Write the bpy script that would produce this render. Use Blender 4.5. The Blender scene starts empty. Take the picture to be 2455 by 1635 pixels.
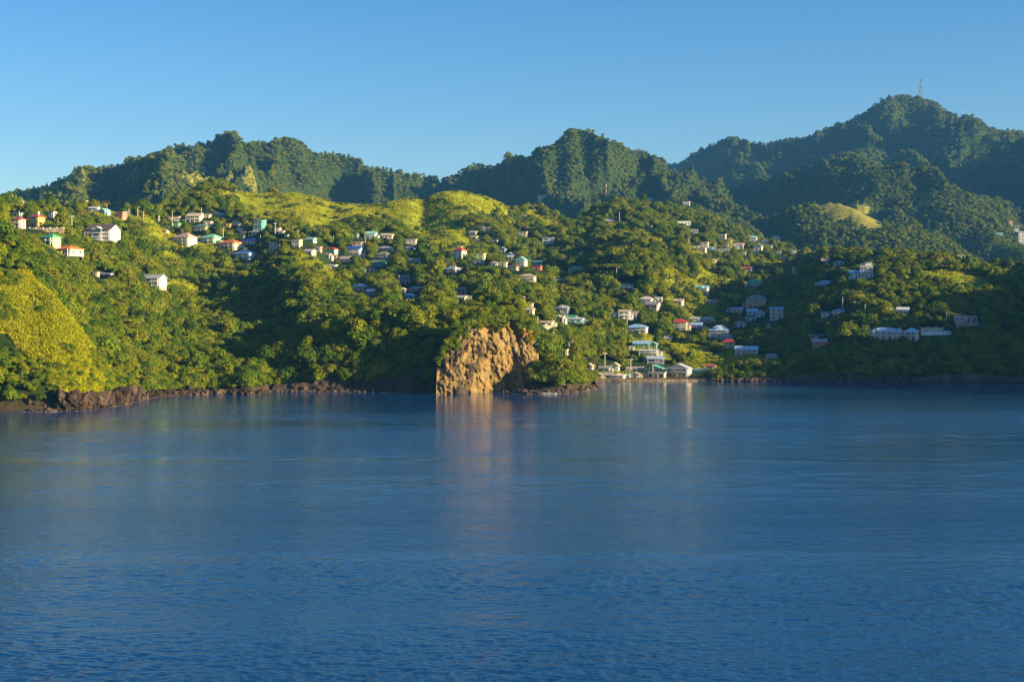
import bpy, math, random
import numpy as np
from mathutils import Vector, Matrix

# ------------------------------------------------------------------ scene set up
F = 3372.0           # focal length in photograph pixels
HY = 770.0           # row of the true horizon in the photograph
CXP = 1227.5
CAMZ = 25.0
W0, H0 = 2455.0, 1635.0
scene = bpy.context.scene
COL = scene.collection
SUN_AZ = math.radians(68.0)   # from straight behind the camera towards the right
SUN_EL = math.radians(13.5)

def wx(px, Y): return (px - CXP) / F * Y
def wz(py, Y): return CAMZ + (HY - py) / F * Y

cam_d = bpy.data.cameras.new('camera'); cam = bpy.data.objects.new('camera', cam_d)
COL.objects.link(cam); scene.camera = cam
cam.location = (0, 0, CAMZ); cam.rotation_euler = (math.radians(90), 0, 0)
cam_d.sensor_width = 36.0; cam_d.lens = F / W0 * 36.0
cam_d.shift_y = -(H0 / 2 - HY) / W0
cam_d.clip_start = 1.0; cam_d.clip_end = 20000.0

scene.view_settings.view_transform = 'Standard'
scene.view_settings.look = 'None'
scene.view_settings.gamma = 1.0
scene.view_settings.exposure = 1.58
scene.render.engine = 'CYCLES'
cy = scene.cycles
cy.max_bounces = 5; cy.diffuse_bounces = 2; cy.glossy_bounces = 2; cy.transmission_bounces = 2
cy.volume_bounces = 0; cy.transparent_max_bounces = 6
cy.caustics_reflective = False; cy.caustics_refractive = False
cy.use_denoising = True
cy.sample_clamp_indirect = 4.0

# ------------------------------------------------------------------ helpers
def tag(o, label=None, cat=None, group=None, kind=None):
    if label: o['label'] = label
    if cat: o['category'] = cat
    if group: o['group'] = group
    if kind: o['kind'] = kind
    return o

def empty(name, loc, rz=0.0, label=None, cat=None, group=None):
    o = bpy.data.objects.new(name, None); COL.objects.link(o)
    o.location = loc; o.rotation_euler = (0, 0, rz); o.empty_display_size = 0.5
    return tag(o, label, cat, group)

def np_mesh(name, V, faces=None, quads=None, tris=None, smooth=False):
    me = bpy.data.meshes.new(name)
    V = np.asarray(V, dtype=np.float32).reshape(-1, 3)
    loops = []; starts = []; totals = []; n = 0
    if quads is not None and len(quads):
        q = np.asarray(quads, dtype=np.int32).reshape(-1, 4)
        loops.append(q.ravel()); starts.append(n + 4 * np.arange(len(q))); totals.append(np.full(len(q), 4)); n += q.size
    if tris is not None and len(tris):
        t = np.asarray(tris, dtype=np.int32).reshape(-1, 3)
        loops.append(t.ravel()); starts.append(n + 3 * np.arange(len(t))); totals.append(np.full(len(t), 3)); n += t.size
    L = np.concatenate(loops); S = np.concatenate(starts)
    me.vertices.add(len(V)); me.vertices.foreach_set('co', V.ravel())
    me.loops.add(len(L)); me.loops.foreach_set('vertex_index', L.astype(np.int32))
    me.polygons.add(len(S)); me.polygons.foreach_set('loop_start', S.astype(np.int32))
    me.update(calc_edges=True); me.validate()
    if smooth: me.polygons.foreach_set('use_smooth', np.ones(len(me.polygons), dtype=bool))
    return me

def link(name, me, mat=None, parent=None, loc=None):
    o = bpy.data.objects.new(name, me)
    if mat is not None and len(me.materials) == 0:
        for m in (mat if isinstance(mat, (list, tuple)) else [mat]): me.materials.append(m)
    COL.objects.link(o)
    if parent is not None: o.parent = parent
    if loc is not None: o.location = loc
    return o

class MB:
    """collects boxes, prisms and tubes into one mesh"""
    def __init__(s): s.v = []; s.f = []; s.mi = []
    def add(s, vs, fs, m=0):
        b = len(s.v); s.v += [tuple(v) for v in vs]; s.f += [tuple(i + b for i in f) for f in fs]; s.mi += [m] * len(fs)
    def box(s, x0, x1, y0, y1, z0, z1, m=0):
        s.add([(x0,y0,z0),(x1,y0,z0),(x1,y1,z0),(x0,y1,z0),(x0,y0,z1),(x1,y0,z1),(x1,y1,z1),(x0,y1,z1)],
              [(0,3,2,1),(4,5,6,7),(0,1,5,4),(1,2,6,5),(2,3,7,6),(3,0,4,7)], m)
    def tube(s, pts, rad, n=6, m=0):
        pts = [Vector(p) for p in pts]; rings = []
        for i, p in enumerate(pts):
            d = (pts[min(i+1, len(pts)-1)] - pts[max(i-1, 0)]).normalized()
            a = d.orthogonal().normalized(); b = d.cross(a)
            r = rad[i] if isinstance(rad, (list, tuple)) else rad
            rings.append([p + (a*math.cos(2*math.pi*k/n) + b*math.sin(2*math.pi*k/n))*r for k in range(n)])
        vs = [v for r in rings for v in r]; fs = []
        for i in range(len(rings)-1):
            for k in range(n): fs.append((i*n+k, i*n+(k+1)%n, (i+1)*n+(k+1)%n, (i+1)*n+k))
        fs.append(tuple(reversed(range(n)))); fs.append(tuple((len(rings)-1)*n+k for k in range(n)))
        s.add(vs, fs, m)
    def mesh(s, name, smooth=False):
        me = bpy.data.meshes.new(name); me.from_pydata(s.v, [], s.f); me.update()
        me.polygons.foreach_set('material_index', s.mi)
        if smooth: me.polygons.foreach_set('use_smooth', [True]*len(me.polygons))
        return me
    def build(s, name, mat, parent=None, loc=None, smooth=False):
        return link(name, s.mesh(name, smooth), mat, parent, loc)

# value noise ------------------------------------------------------
def _h(ix, iy, seed):
    n = (ix.astype(np.int64) * 374761393 + iy.astype(np.int64) * 668265263 + seed * 1442695041) & 0xffffffff
    n = ((n ^ (n >> 13)) * 1274126177) & 0xffffffff
    n = (n ^ (n >> 16)) & 0xffffffff
    return n.astype(np.float64) / 4294967295.0
def vnoise(x, y, seed=0):
    ix = np.floor(x); iy = np.floor(y); fx = x - ix; fy = y - iy
    u = fx*fx*fx*(fx*(fx*6-15)+10); v = fy*fy*fy*(fy*(fy*6-15)+10)
    a = _h(ix, iy, seed); b = _h(ix+1, iy, seed); c = _h(ix, iy+1, seed); d = _h(ix+1, iy+1, seed)
    return (a*(1-u)+b*u)*(1-v) + (c*(1-u)+d*u)*v
def fbm(x, y, seed=0, o=4, g=0.5):
    r = 0; a = 1; t = 0
    for k in range(o):
        r = r + a*(vnoise(x*2**k, y*2**k, seed+k*17)-0.5)*2; t += a; a *= g
    return r/t
def ridged(x, y, seed=0, o=4):
    r = 0; a = 1; t = 0
    for k in range(o):
        r = r + a*(1-np.abs((vnoise(x*2**k, y*2**k, seed+k*31)-0.5)*2)*1.6); t += a; a *= 0.5
    return r/t

def in_poly(px, py, poly):
    px = np.asarray(px); py = np.asarray(py); ins = np.zeros(px.shape, bool)
    n = len(poly)
    for i in range(n):
        x1, y1 = poly[i]; x2, y2 = poly[(i+1) % n]
        if y1 == y2: continue
        c = ((y1 > py) != (y2 > py)) & (px < (x2-x1)*(py-y1)/(y2-y1)+x1)
        ins ^= c
    return ins

# ------------------------------------------------------------------ node helpers
def new_mat(name):
    m = bpy.data.materials.new(name); m.use_nodes = True
    nt = m.node_tree; nt.nodes.clear()
    out = nt.nodes.new('ShaderNodeOutputMaterial'); b = nt.nodes.new('ShaderNodeBsdfPrincipled')
    nt.links.new(b.outputs[0], out.inputs[0])
    return m, nt, b, out
def N(nt, t, **kw):
    n = nt.nodes.new(t)
    for k, v in kw.items():
        if k.startswith('i_'):
            n.inputs[k[2:].replace('_', ' ')].default_value = v
        else: setattr(n, k, v)
    return n
def ramp(nt, src, stops, interp='LINEAR'):
    r = nt.nodes.new('ShaderNodeValToRGB'); r.color_ramp.interpolation = interp
    e = r.color_ramp.elements
    while len(e) < len(stops): e.new(0.5)
    for i, (p, c) in enumerate(stops):
        e[i].position = p; e[i].color = (*c, 1) if len(c) == 3 else c
    nt.links.new(src, r.inputs[0]); return r
def mixc(nt, fac, a, b, mode='MIX'):
    m = nt.nodes.new('ShaderNodeMix'); m.data_type = 'RGBA'; m.blend_type = mode
    for s, v in ((m.inputs[0], fac), (m.inputs[6], a), (m.inputs[7], b)):
        if hasattr(v, 'is_linked'): nt.links.new(v, s)
        elif isinstance(v, (int, float)): s.default_value = v
        else: s.default_value = (*v, 1) if len(v) == 3 else v
    return m.outputs[2]
def math_n(nt, op, a, b=None, clamp=False):
    m = nt.nodes.new('ShaderNodeMath'); m.operation = op; m.use_clamp = clamp
    for s, v in ((m.inputs[0], a), (m.inputs[1], b)):
        if v is None: continue
        if hasattr(v, 'is_linked'): nt.links.new(v, s)
        else: s.default_value = v
    return m.outputs[0]
# ------------------------------------------------------------------ terrain
# columns of the near land: px -> list of (row, distance) for visible breaks, ('z', height, distance) for hidden ones
Z = 'z'
NEAR = {
 -1300: [(Z,0,380),(Z,8,386),(Z,70,500),(Z,66,560),(Z,70,620),(Z,78,700),(Z,85,800)],
 -300: [(Z,0,388),(Z,8,394),(Z,66,500),(Z,60,560),(Z,66,620),(Z,78,700),(Z,90,790)],
 0:    [(Z,0,392),(938,396),(500,500),(Z,57,550),(565,620),(530,700),(508,780)],
 75:   [(Z,0,392),(936,396),(665,462),(Z,35,505),(592,610),(548,690),(508,800)],
 130:  [(Z,0,393),(935,398),(710,448),(Z,29,490),(645,590),(563,690),(502,820)],
 190:  [(Z,0,397),(932,402),(788,438),(Z,18,475),(680,600),(592,700),(500,850)],
 240:  [(Z,0,408),(932,414),(856,436),(Z,11,464),(710,590),(590,720),(504,870)],
 290:  [(Z,0,423),(934,430),(918,442),(Z,5,468),(730,590),(605,730),(508,880)],
 340:  [(Z,0,448),(939,456),(932,466),(868,500),(720,610),(605,740),(504,900)],
 400: [(Z,0,470),(937,478),(915,494),(850,530),(714,700),(612,800),(488,960)],
 500: [(Z,0,482),(932,490),(902,508),(822,565),(708,770),(617,840),(448,1020)],
 600: [(Z,0,482),(930,488),(897,508),(822,585),(704,760),(625,850),(462,1030)],
 650: [(Z,0,503),(930,507),(893,516),(812,585),(698,720),(622,830),(464,1035)],
 700: [(Z,0,503),(925,507),(862,516),(798,585),(690,668),(618,800),(464,1040)],
 750:  [(Z,0,502),(920,506),(830,516),(785,565),(688,655),(612,800),(470,1045)],
 800:  [(Z,0,500),(915,504),(802,516),(780,560),(705,690),(615,850),(480,1050)],
 900:  [(Z,0,498),(912,502),(785,514),(765,560),(703,690),(613,880),(487,1060)],
 960:  [(Z,0,496),(910,500),(780,511),(760,560),(700,695),(612,890),(474,1065)],
 985:  [(Z,0,495),(910,500),(780,510),(758,560),(700,698),(612,895),(468,1070)],
 1015: [(Z,0,493),(910,497),(790,508),(755,545),(699,700),(612,900),(480,1085)],
 1045: [(Z,0,486),(890,490),(842,500),(764,528),(697,700),(612,900),(455,1095)],
 1085: [(Z,0,495),(860,499),(822,503),(762,535),(695,700),(612,900),(448,1100)],
 1120: [(Z,0,506),(850,509),(802,511),(762,537),(695,700),(615,900),(456,1105)],
 1150: [(Z,0,511),(840,513),(785,515),(757,540),(695,700),(618,900),(468,1110)],
 1200: [(Z,0,512),(840,514),(772,516),(752,545),(695,700),(610,930),(480,1150)],
 1232: [(Z,0,508),(845,511),(776,516),(756,553),(697,700),(612,1000),(487,1190)],
 1250: [(Z,0,500),(905,504),(780,515),(758,555),(697,700),(612,1010),(488,1200)],
 1262: [(Z,0,494),(915,498),(792,512),(772,560),(702,700),(615,1020),(490,1210)],
 1300: [(Z,0,489),(908,497),(820,513),(Z,16,550),(735,690),(640,1000),(492,1250)],
 1350: [(Z,0,487),(910,496),(872,513),(Z,10,560),(775,690),(650,960),(520,1250)],
 1400: [(Z,0,499),(922,506),(908,516),(Z,4,565),(782,700),(652,930),(527,1280)],
 1440: [(Z,0,583),(910,588),(902,600),(884,632),(785,715),(652,900),(496,1350)],
 1500: [(Z,0,583),(910,588),(904,602),(884,636),(775,740),(652,870),(490,1380)],
 1560: [(Z,0,583),(910,588),(904,602),(884,636),(775,750),(652,860),(492,1420)],
 1600: [(Z,0,583),(910,588),(903,604),(884,636),(777,765),(652,880),(498,1450)],
 1640: [(Z,0,584),(910,589),(903,604),(882,638),(779,770),(650,910),(506,1460)],
 1700: [(Z,0,585),(908,590),(900,604),(876,642),(780,780),(650,980),(530,1480)],
 1800: [(Z,0,583),(906,588),(898,602),(858,650),(770,790),(652,1060),(566,1500)],
 1900: [(Z,0,580),(906,585),(892,598),(850,650),(752,780),(660,1000),(602,1450)],
 1975: [(Z,0,577),(906,582),(878,594),(815,645),(738,740),(675,830),(618,1100)],
 2040: [(Z,0,574),(904,579),(872,592),(810,635),(745,700),(680,780),(625,900)],
 2100: [(Z,0,573),(903,578),(868,590),(820,622),(778,660),(695,740),(626,850)],
 2200: [(Z,0,573),(903,578),(868,590),(820,622),(778,660),(695,740),(622,855)],
 2300: [(Z,0,571),(903,577),(868,590),(815,622),(772,660),(695,740),(626,860)],
 2455: [(Z,0,568),(900,574),(866,590),(810,625),(765,665),(690,745),(652,865)],
 2800: [(Z,0,540),(Z,6,550),(Z,22,575),(Z,44,625),(Z,58,680),(Z,64,760),(Z,62,880)],
 3300: [(Z,0,480),(Z,8,490),(Z,45,530),(Z,70,600),(Z,84,670),(Z,88,760),(Z,80,880)],
 4200: [(Z,0,400),(Z,8,410),(Z,60,440),(Z,85,520),(Z,95,620),(Z,95,740),(Z,80,880)],
}
# ridges of the mountains: (px,row,distance) crest points (tree canopy lowered), and side slope
RID = [
 (0.62,[(-900,480,2000),(-300,470,2000),(0,470,1980),(40,455,1950),(130,436,1950),(160,420,1950),(192,398,1950),(222,402,1970),(250,400,2000),(290,396,2000),(322,372,2050),(375,372,2080),(420,350,2100),(500,345,2150),(522,330,2170),(548,317,2200),(566,319,2200),(590,348,2250),(612,340,2250),(640,346,2300),(662,334,2320),(692,330,2350),(722,340,2350),(752,368,2350),(800,370,2400),(850,375,2400),(872,392,2420),(890,406,2450),(950,410,2500),(1000,420,2600),(1061,432,2700)],
  ),
 (0.62,[(1061,432,2700),(1100,412,2650),(1134,396,2600),(1196,402,2500),(1216,370,2400),(1247,374,2400),(1263,382,2350),(1284,360,2330),(1332,348,2300),(1346,330,2280),(1368,311,2250),(1397,315,2250),(1432,320,2250),(1471,340,2250),(1495,348,2250),(1516,362,2280),(1532,358,2300),(1569,374,2350),(1605,394,2400),(1660,430,2400)],
  ),
 (0.60,[(1500,410,4150),(1634,388,4050),(1669,364,4020),(1721,340,3980),(1761,326,3930),(1795,340,3880),(1828,346,3840),(1892,332,3750),(1933,331,3650),(1956,318,3600),(2006,299,3480),(2050,282,3380),(2078,266,3320),(2106,246,3260),(2131,232,3200),(2175,229,3200),(2203,233,3200),(2245,246,3110),(2273,266,3020),(2300,277,2930),(2337,277,2840),(2370,307,2760),(2412,316,2680),(2455,317,2600),(2600,320,2400),(2900,320,2200),(3300,340,2100)],
  ),
 (0.60,[(1906,382,2950),(1939,368,2900),(1978,371,2800),(2000,380,2500),(2050,374,2250),(2078,367,2180),(2134,374,2170),(2173,388,2170),(2212,414,2170),(2245,440,2170),(2287,462,2160),(2328,469,2150),(2384,502,2150),(2455,524,2150),(2700,560,2150)],
  ),
 # spurs
 (0.60,[(2078,367,2180),(2062,425,2080),(2030,478,1970),(2000,520,1850)]),
 (0.50,[(2134,374,2170),(2165,430,2090),(2190,475,2020)]),
 (0.42,[(2173,388,2170),(2250,470,2080),(2330,530,1950),(2400,580,1800),(2480,620,1600),(2600,660,1450)]),
 (0.45,[(1955,480,1800),(1985,476,1790),(2025,486,1760),(2070,505,1720),(2110,535,1680)]),
 (0.60,[(192,398,1950),(200,440,1820),(150,470,1700)]),
 (0.60,[(322,372,2050),(335,420,1900),(310,460,1750)]),
 (0.60,[(420,350,2100),(430,400,1950),(395,450,1780),(380,480,1650)]),
 (0.62,[(560,318,2200),(590,390,2050),(620,440,1900)]),
 (0.62,[(692,330,2350),(735,390,2200),(770,450,2050)]),
 (0.62,[(850,375,2400),(900,420,2250),(915,460,2150)]),
 (0.62,[(1216,370,2400),(1270,400,2250),(1320,440,2100),(1370,480,1950)]),
 (0.62,[(1368,311,2250),(1395,370,2150),(1460,430,2000),(1550,480,1850)]),
 (0.60,[(1532,358,2300),(1600,410,2150),(1640,440,2000),(1700,510,1850),(1800,550,1750),(1960,605,1650)]),
 (0.55,[(1761,326,3500),(1800,370,3200),(1830,400,2900),(1850,440,2600),(1890,500,2300)]),
 (0.60,[(2140,232,3200),(2150,300,3000),(2090,350,2800),(2030,370,2650)]),
]
pxs = np.concatenate([np.arange(-1300, -120, 20), np.arange(-120, 2580, 4), np.arange(2580, 5601, 20)]).astype(float)
ys = np.concatenate([np.arange(372, 600, 2.0), np.arange(600, 1150, 4.0), 1150*1.0085**np.arange(0, 168)])
KP = sorted(NEAR)
nl = 7
lineY = np.zeros((nl, len(pxs))); lineZ = np.zeros((nl, len(pxs)))
for l in range(nl):
    yy = []; zz = []
    for k in KP:
        e = NEAR[k][l]
        if e[0] == Z: zz.append(e[1]); yy.append(e[2])
        else: zz.append(wz(e[0], e[1])); yy.append(e[1])
    lineY[l] = np.interp(pxs, KP, yy); lineZ[l] = np.interp(pxs, KP, zz)
ker = np.array([1, 2, 3, 2, 1.0]); ker /= ker.sum()
def sm(a, n):
    for _ in range(n): a = np.convolve(np.pad(a, 2, mode='edge'), ker, mode='valid')
    return a
for l in range(nl):
    k = 1 if l < 3 else 4
    lineY[l] = sm(lineY[l], k); lineZ[l] = sm(lineZ[l], k)
Ht = np.zeros((len(ys), len(pxs)))
for j in range(len(pxs)):
    Yk = list(lineY[:, j]); Zk = list(lineZ[:, j])
    Yk = [Yk[0]-25, Yk[0]-3] + Yk + [Yk[-1]+160, Yk[-1]+420, 2600, 6000]
    Zk = [-9, -3] + Zk + [Zk[-1]*0.62, Zk[-1]*0.5+8, 90, 120]
    if Yk[-2] < Yk[-3]+50: Yk[-2] = Yk[-3]+50
    Ht[:, j] = np.interp(ys, Yk, Zk)
# soften the breaks along the distance, less at the shore
def smooth_rows(A, n):
    for _ in range(n):
        P = np.pad(A, ((1, 1), (0, 0)), mode='edge'); A = (P[:-2]+2*P[1:-1]+P[2:])/4
    return A
Hs = smooth_rows(Ht, 10)
wgt = np.clip((ys[:, None]-lineY[2][None, :]-15)/40, 0, 1)
Ht = Ht*(1-wgt) + Hs*wgt
PX, YY = np.meshgrid(pxs, ys); XX = wx(PX, YY)
# near relief
land = np.clip((YY-lineY[1][None, :])/30, 0, 1)
Ht += land*(fbm(XX/55, YY/55, 3, 4)*3.0) * np.clip((YY-480)/200, 0.35, 1.3)
rg = ridged((XX+YY*0.35)/95+5, (YY*0.6)/120, 11, 3)-0.45
Ht += rg*15*np.clip((YY-600)/300, 0, 1)*np.clip((lineY[6][None, :]-10-YY)/60, 0, 1)
# the hill beyond the right edge that keeps the bay in the shade
OFF = [(420,390,78),(432,450,92),(445,520,97),(458,600,101),(468,690,106),(476,745,97),(490,840,60)]
NEARM = (YY < 900) & (PX > 2500)
xo, yo = XX[NEARM], YY[NEARM]; Mo = np.full(xo.shape, -1e9)
for (x0, y0, z0), (x1, y1, z1) in zip(OFF[:-1], OFF[1:]):
    dx, dy = x1-x0, y1-y0; t = np.clip(((xo-x0)*dx+(yo-y0)*dy)/(dx*dx+dy*dy), 0, 1)
    Mo = np.maximum(Mo, z0+t*(z1-z0)-0.62*np.hypot(xo-x0-t*dx, yo-y0-t*dy))
Ht[NEARM] = np.maximum(Ht[NEARM], np.where(yo > 385, Mo-4+fbm(xo/22, yo/22, 71, 3)*15, -9))
# mountains: union of ridge cones with warped distance
FAR = YY > 1120
xf = XX[FAR]; yf = YY[FAR]
wpx = xf + fbm(xf/260, yf/260, 21, 4)*60 + fbm(xf/70, yf/70, 25, 3)*10
wpy = yf + fbm(xf/260+9, yf/260, 22, 4)*60 + fbm(xf/70, yf/70+7, 26, 3)*10
M = np.full(xf.shape, -1e9)
for ri, (sl, pts) in enumerate(RID):
    P = [(wx(a, c), c, wz(b, c)) for a, b, c in pts]
    for (x0, y0, z0), (x1, y1, z1) in zip(P[:-1], P[1:]):
        dx, dy = x1-x0, y1-y0; L2 = dx*dx+dy*dy
        # crests stay put: blend warp in with distance from the crest
        t = np.clip(((xf-x0)*dx+(yf-y0)*dy)/L2, 0, 1)
        d0 = np.hypot(xf-x0-t*dx, yf-y0-t*dy)
        b = np.clip(d0/150, 0, 1)
        qx = xf+(wpx-xf)*b; qy = yf+(wpy-yf)*b
        t = np.clip(((qx-x0)*dx+(qy-y0)*dy)/L2, 0, 1)
        d = np.hypot(qx-x0-t*dx, qy-y0-t*dy)
        zc = z0+t*(z1-z0)
        M = np.maximum(M, zc - sl*d*np.where(d > 0, (1-0.18*np.clip(d/700, 0, 1)), 1) - 0.0)
rel = np.clip((M-40)/300, 0, 1)
kn_ = (1-0.92*np.exp(-(((xf-430)/170)**2+((yf-1780)/170)**2)))*(1-0.55*np.clip((xf-520)/120, 0, 1)*np.clip((2350-yf)/150, 0, 1))
M += kn_*(ridged(xf/135+fbm(xf/150, yf/150, 5, 2)*.6, yf/300, 41, 5)-0.62)*88*np.clip(rel*1.6, 0, 1)
M += fbm(xf/45, yf/45, 51, 3)*5
# keep the sky line where the photograph has it: fade relief close to the crests of the sky line ridges
Hf = Ht[FAR]
Hf += fbm(xf/120, yf/120, 61, 4)*12*np.clip((yf-1500)/400, 0, 1)
far_w = np.clip((yf-1450)/200, 0, 1)
Ht[FAR] = np.where(yf > 1450, np.maximum(Hf, M*far_w+Hf*(1-far_w)), Hf)
# sky line correction per column: compare the visible sky line with the wanted one and lift or lower the mountain crests
SKYL = np.array(sorted({(p[0], p[1]) for r in RID[:3] for p in r[1] if 0 <= p[0] <= 2455}))
skx = np.array([p[0] for r in RID[:3] for p in r[1]]); sky_ = np.array([p[1] for r in RID[:3] for p in r[1]])
def sky_target(px):
    best = np.full(len(px), 1e9)
    for r in RID[:3]:
        a = np.array([q[0] for q in r[1]]); b_ = np.array([q[1] for q in r[1]])
        v = np.where((px >= a[0]) & (px <= a[-1]), np.interp(px, a, b_), 1e9); best = np.minimum(best, v)
    return best
inv = (pxs >= -300) & (pxs <= 2700)
for it in range(3):
    sy = HY-(Ht-CAMZ)/YY*F; sy_f = np.where(YY > 1500, sy, 1e9); i0 = np.argmin(sy_f, axis=0); jx = np.arange(len(pxs))
    zc_ = Ht[i0, jx]; yc_ = YY[i0, jx]; zt_ = CAMZ+(HY-(sky_target(pxs)+3.5))/F*yc_
    f = np.where(inv, np.clip(zt_/zc_, 0.75, 1.35), 1.0); f = sm(f, 3)
    wr = np.clip((YY-(yc_[None, :]-420))/380, 0, 1); Ht = Ht*(1+(f[None, :]-1)*wr)
Ht = np.where((YY < lineY[0][None, :]-20), -9, Ht)

def SYof(Yv, Zv): return HY-(Zv-CAMZ)/Yv*F
SYG = SYof(YY, Ht)                         # photograph row of each terrain point
RUN = np.minimum.accumulate(SYG, axis=0)   # highest row reached so far = visible horizon
def jcol(px): return np.clip(np.searchsorted(pxs, px)-1, 0, len(pxs)-2)
def terr_z(px, Y):
    px = np.asarray(px, float); Y = np.asarray(Y, float)
    j = jcol(px); i = np.clip(np.searchsorted(ys, Y)-1, 0, len(ys)-2)
    u = np.clip((px-pxs[j])/(pxs[j+1]-pxs[j]), 0, 1); v = np.clip((Y-ys[i])/(ys[i+1]-ys[i]), 0, 1)
    return (Ht[i, j]*(1-u)+Ht[i, j+1]*u)*(1-v)+(Ht[i+1, j]*(1-u)+Ht[i+1, j+1]*u)*v
def terr_zw(x, y): return terr_z(CXP+np.asarray(x)/np.asarray(y)*F, y)
def hit(px, py, ymin=0, ymax=1e9):
    """first terrain point seen at a photograph pixel -> (x, Y, z)"""
    best = None
    Ys = np.linspace(max(374, ymin), min(ymax, 4400), 5000 if ymax > 2000 else 2500)
    sy = SYof(Ys, terr_z(np.full(Ys.shape, px), Ys))
    k = np.nonzero(sy <= py)[0]
    if len(k) == 0: k = [int(np.argmin(sy))]
    Y = float(Ys[k[0]]); return wx(px, Y), Y, float(terr_z(px, Y))

GRASS = [  # (polygon in photograph pixels on the terrain, ymin, ymax)
 ([(-60,655),(75,652),(130,700),(190,780),(240,850),(290,913),(330,938),(300,945),(170,945),(110,905),(60,850),(20,800),(-60,790)],380,475),
 ([(560,425),(640,450),(700,448),(760,462),(850,476),(960,462),(1040,440),(1085,436),(1130,452),(1240,482),(1215,515),(1125,512),(1100,525),(1130,580),(1115,606),(1050,590),(1000,560),(950,525),(860,512),(780,540),(690,548),(600,510),(560,470)],800,1250),
 ([(1335,482),(1362,495),(1392,525),(1380,532),(1345,505)],900,1400),
 ([(1465,520),(1500,535),(1540,552),(1600,575),(1620,600),(1570,590),(1500,560),(1462,540)],900,1500),
 ([(1940,468),(1985,460),(2030,472),(2080,495),(2125,530),(2112,550),(2060,545),(2030,520),(2000,538),(1965,512)],1500,2100),
 ([(142,420),(172,408),(200,432),(190,442),(145,438)],1500,2300),
 ([(35,448),(130,436),(172,462),(60,472)],1500,2300),
 ([(2290,612),(2340,620),(2410,640),(2300,634)],700,1000),
 ([(310,360),(360,366),(345,380),(315,382)],1700,2300),
 ([(805,655),(850,668),(880,700),(855,700),(815,680)],600,900),
 ([(1120,752),(1190,742),(1280,752),(1300,770),(1240,768),(1150,762)],500,560),
 ([(1440,896),(1600,896),(1700,900),(1700,907),(1440,908)],585,640),
 ([(1560,675),(1640,682),(1700,690),(1640,694),(1570,690)],700,1100),
 ([(1780,650),(1870,648),(1870,658),(1790,662)],800,1300),
 ([(1330,660),(1385,660),(1385,676),(1340,680)],700,1000),
]
gm = np.zeros(Ht.shape)
wob = np.clip(YY/900, .5, 2.0); PXw = PX+fbm(XX/14, YY/22, 501, 3)*16*wob; SYw = SYG+fbm(XX/14, YY/22, 502, 3)*11*wob
for poly, y0, y1 in GRASS:
    gm = np.maximum(gm, (in_poly(PXw, SYw, poly) & (YY >= y0) & (YY <= y1) & (SYG <= RUN+6)).astype(float))
gm_s = gm.copy()
for _ in range(2):
    P = np.pad(gm_s, 1, mode='edge'); gm_s = (P[:-2, 1:-1]+P[2:, 1:-1]+P[1:-1, :-2]+P[1:-1, 2:]+4*P[1:-1, 1:-1])/8
# rough clearings between the houses and trees of the village slopes
clr = (vnoise(XX/34+3, YY/62, 401) > 0.70) & (YY > 620) & (YY < 1600) & (vnoise(XX/9, YY/14, 402) > 0.28)
gm_s = np.maximum(gm_s, clr*0.62)
mg = (vnoise(XX/120, YY/90, 415) > 0.80) & (SYG > 395) & (YY > 1500) & (YY < 2250) & (PX < 620) & (SYG < 520) & (vnoise(XX/20, YY/35, 412) > 0.36)
gm_s = np.maximum(gm_s, mg*0.5)
SOIL = [([(1700-46,445),(1680,448),(1676,462),(1632,458)],1600,2400),([(1015,462),(1140,470),(1150,500),(1060,500)],900,1200)]
nR, nC = Ht.shape
V = np.stack([XX, YY, Ht], axis=-1).reshape(-1, 3)
idx = np.arange(nR*nC).reshape(nR, nC)
Q = np.stack([idx[:-1, :-1], idx[:-1, 1:], idx[1:, 1:], idx[1:, :-1]], axis=-1).reshape(-1, 4)
me = np_mesh('hillside', V, quads=Q, smooth=True)
at = me.attributes.new('grass_mask', 'FLOAT', 'POINT'); at.data.foreach_set('value', gm_s.ravel().astype(np.float32))
sl = np.zeros(Ht.shape)
at = me.attributes.new('shore', 'FLOAT', 'POINT')
at.data.foreach_set('value', np.clip(1-(Ht-1.5)/2.5, 0, 1).ravel().astype(np.float32))

m, nt, b, out = new_mat('hillside_ground')
tc = N(nt, 'ShaderNodeTexCoord'); ag = N(nt, 'ShaderNodeAttribute', attribute_name='grass_mask'); ash = N(nt, 'ShaderNodeAttribute', attribute_name='shore')
n1 = N(nt, 'ShaderNodeTexNoise', i_Scale=0.02, i_Detail=8.0, i_Roughness=0.6); nt.links.new(tc.outputs['Object'], n1.inputs['Vector'])
n2 = N(nt, 'ShaderNodeTexNoise', i_Scale=0.25, i_Detail=6.0, i_Roughness=0.7); nt.links.new(tc.outputs['Object'], n2.inputs['Vector'])
forest = ramp(nt, n2.outputs[0], [(0.3, (0.012, 0.022, 0.005)), (0.55, (0.03, 0.055, 0.008)), (0.75, (0.06, 0.075, 0.015))])
grass = ramp(nt, n2.outputs[0], [(0.25, (0.08, 0.14, 0.006)), (0.45, (0.19, 0.24, 0.008)), (0.62, (0.34, 0.31, 0.010)), (0.8, (0.42, 0.28, 0.03))])
g2 = mixc(nt, ramp(nt, n1.outputs[0], [(0.42, (0, 0, 0)), (0.6, (1, 1, 1))]).outputs[0], grass.outputs[0], (0.24, 0.28, 0.01))
soil = (0.16, 0.09, 0.045)
nn = math_n(nt, 'ADD', ag.outputs['Fac'], math_n(nt, 'MULTIPLY', math_n(nt, 'SUBTRACT', n2.outputs[0], 0.5), 1.2))
gf = ramp(nt, nn, [(0.42, (0, 0, 0)), (0.58, (1, 1, 1))])
sy_ = N(nt, 'ShaderNodeSeparateXYZ'); nt.links.new(tc.outputs['Object'], sy_.inputs[0])
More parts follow.
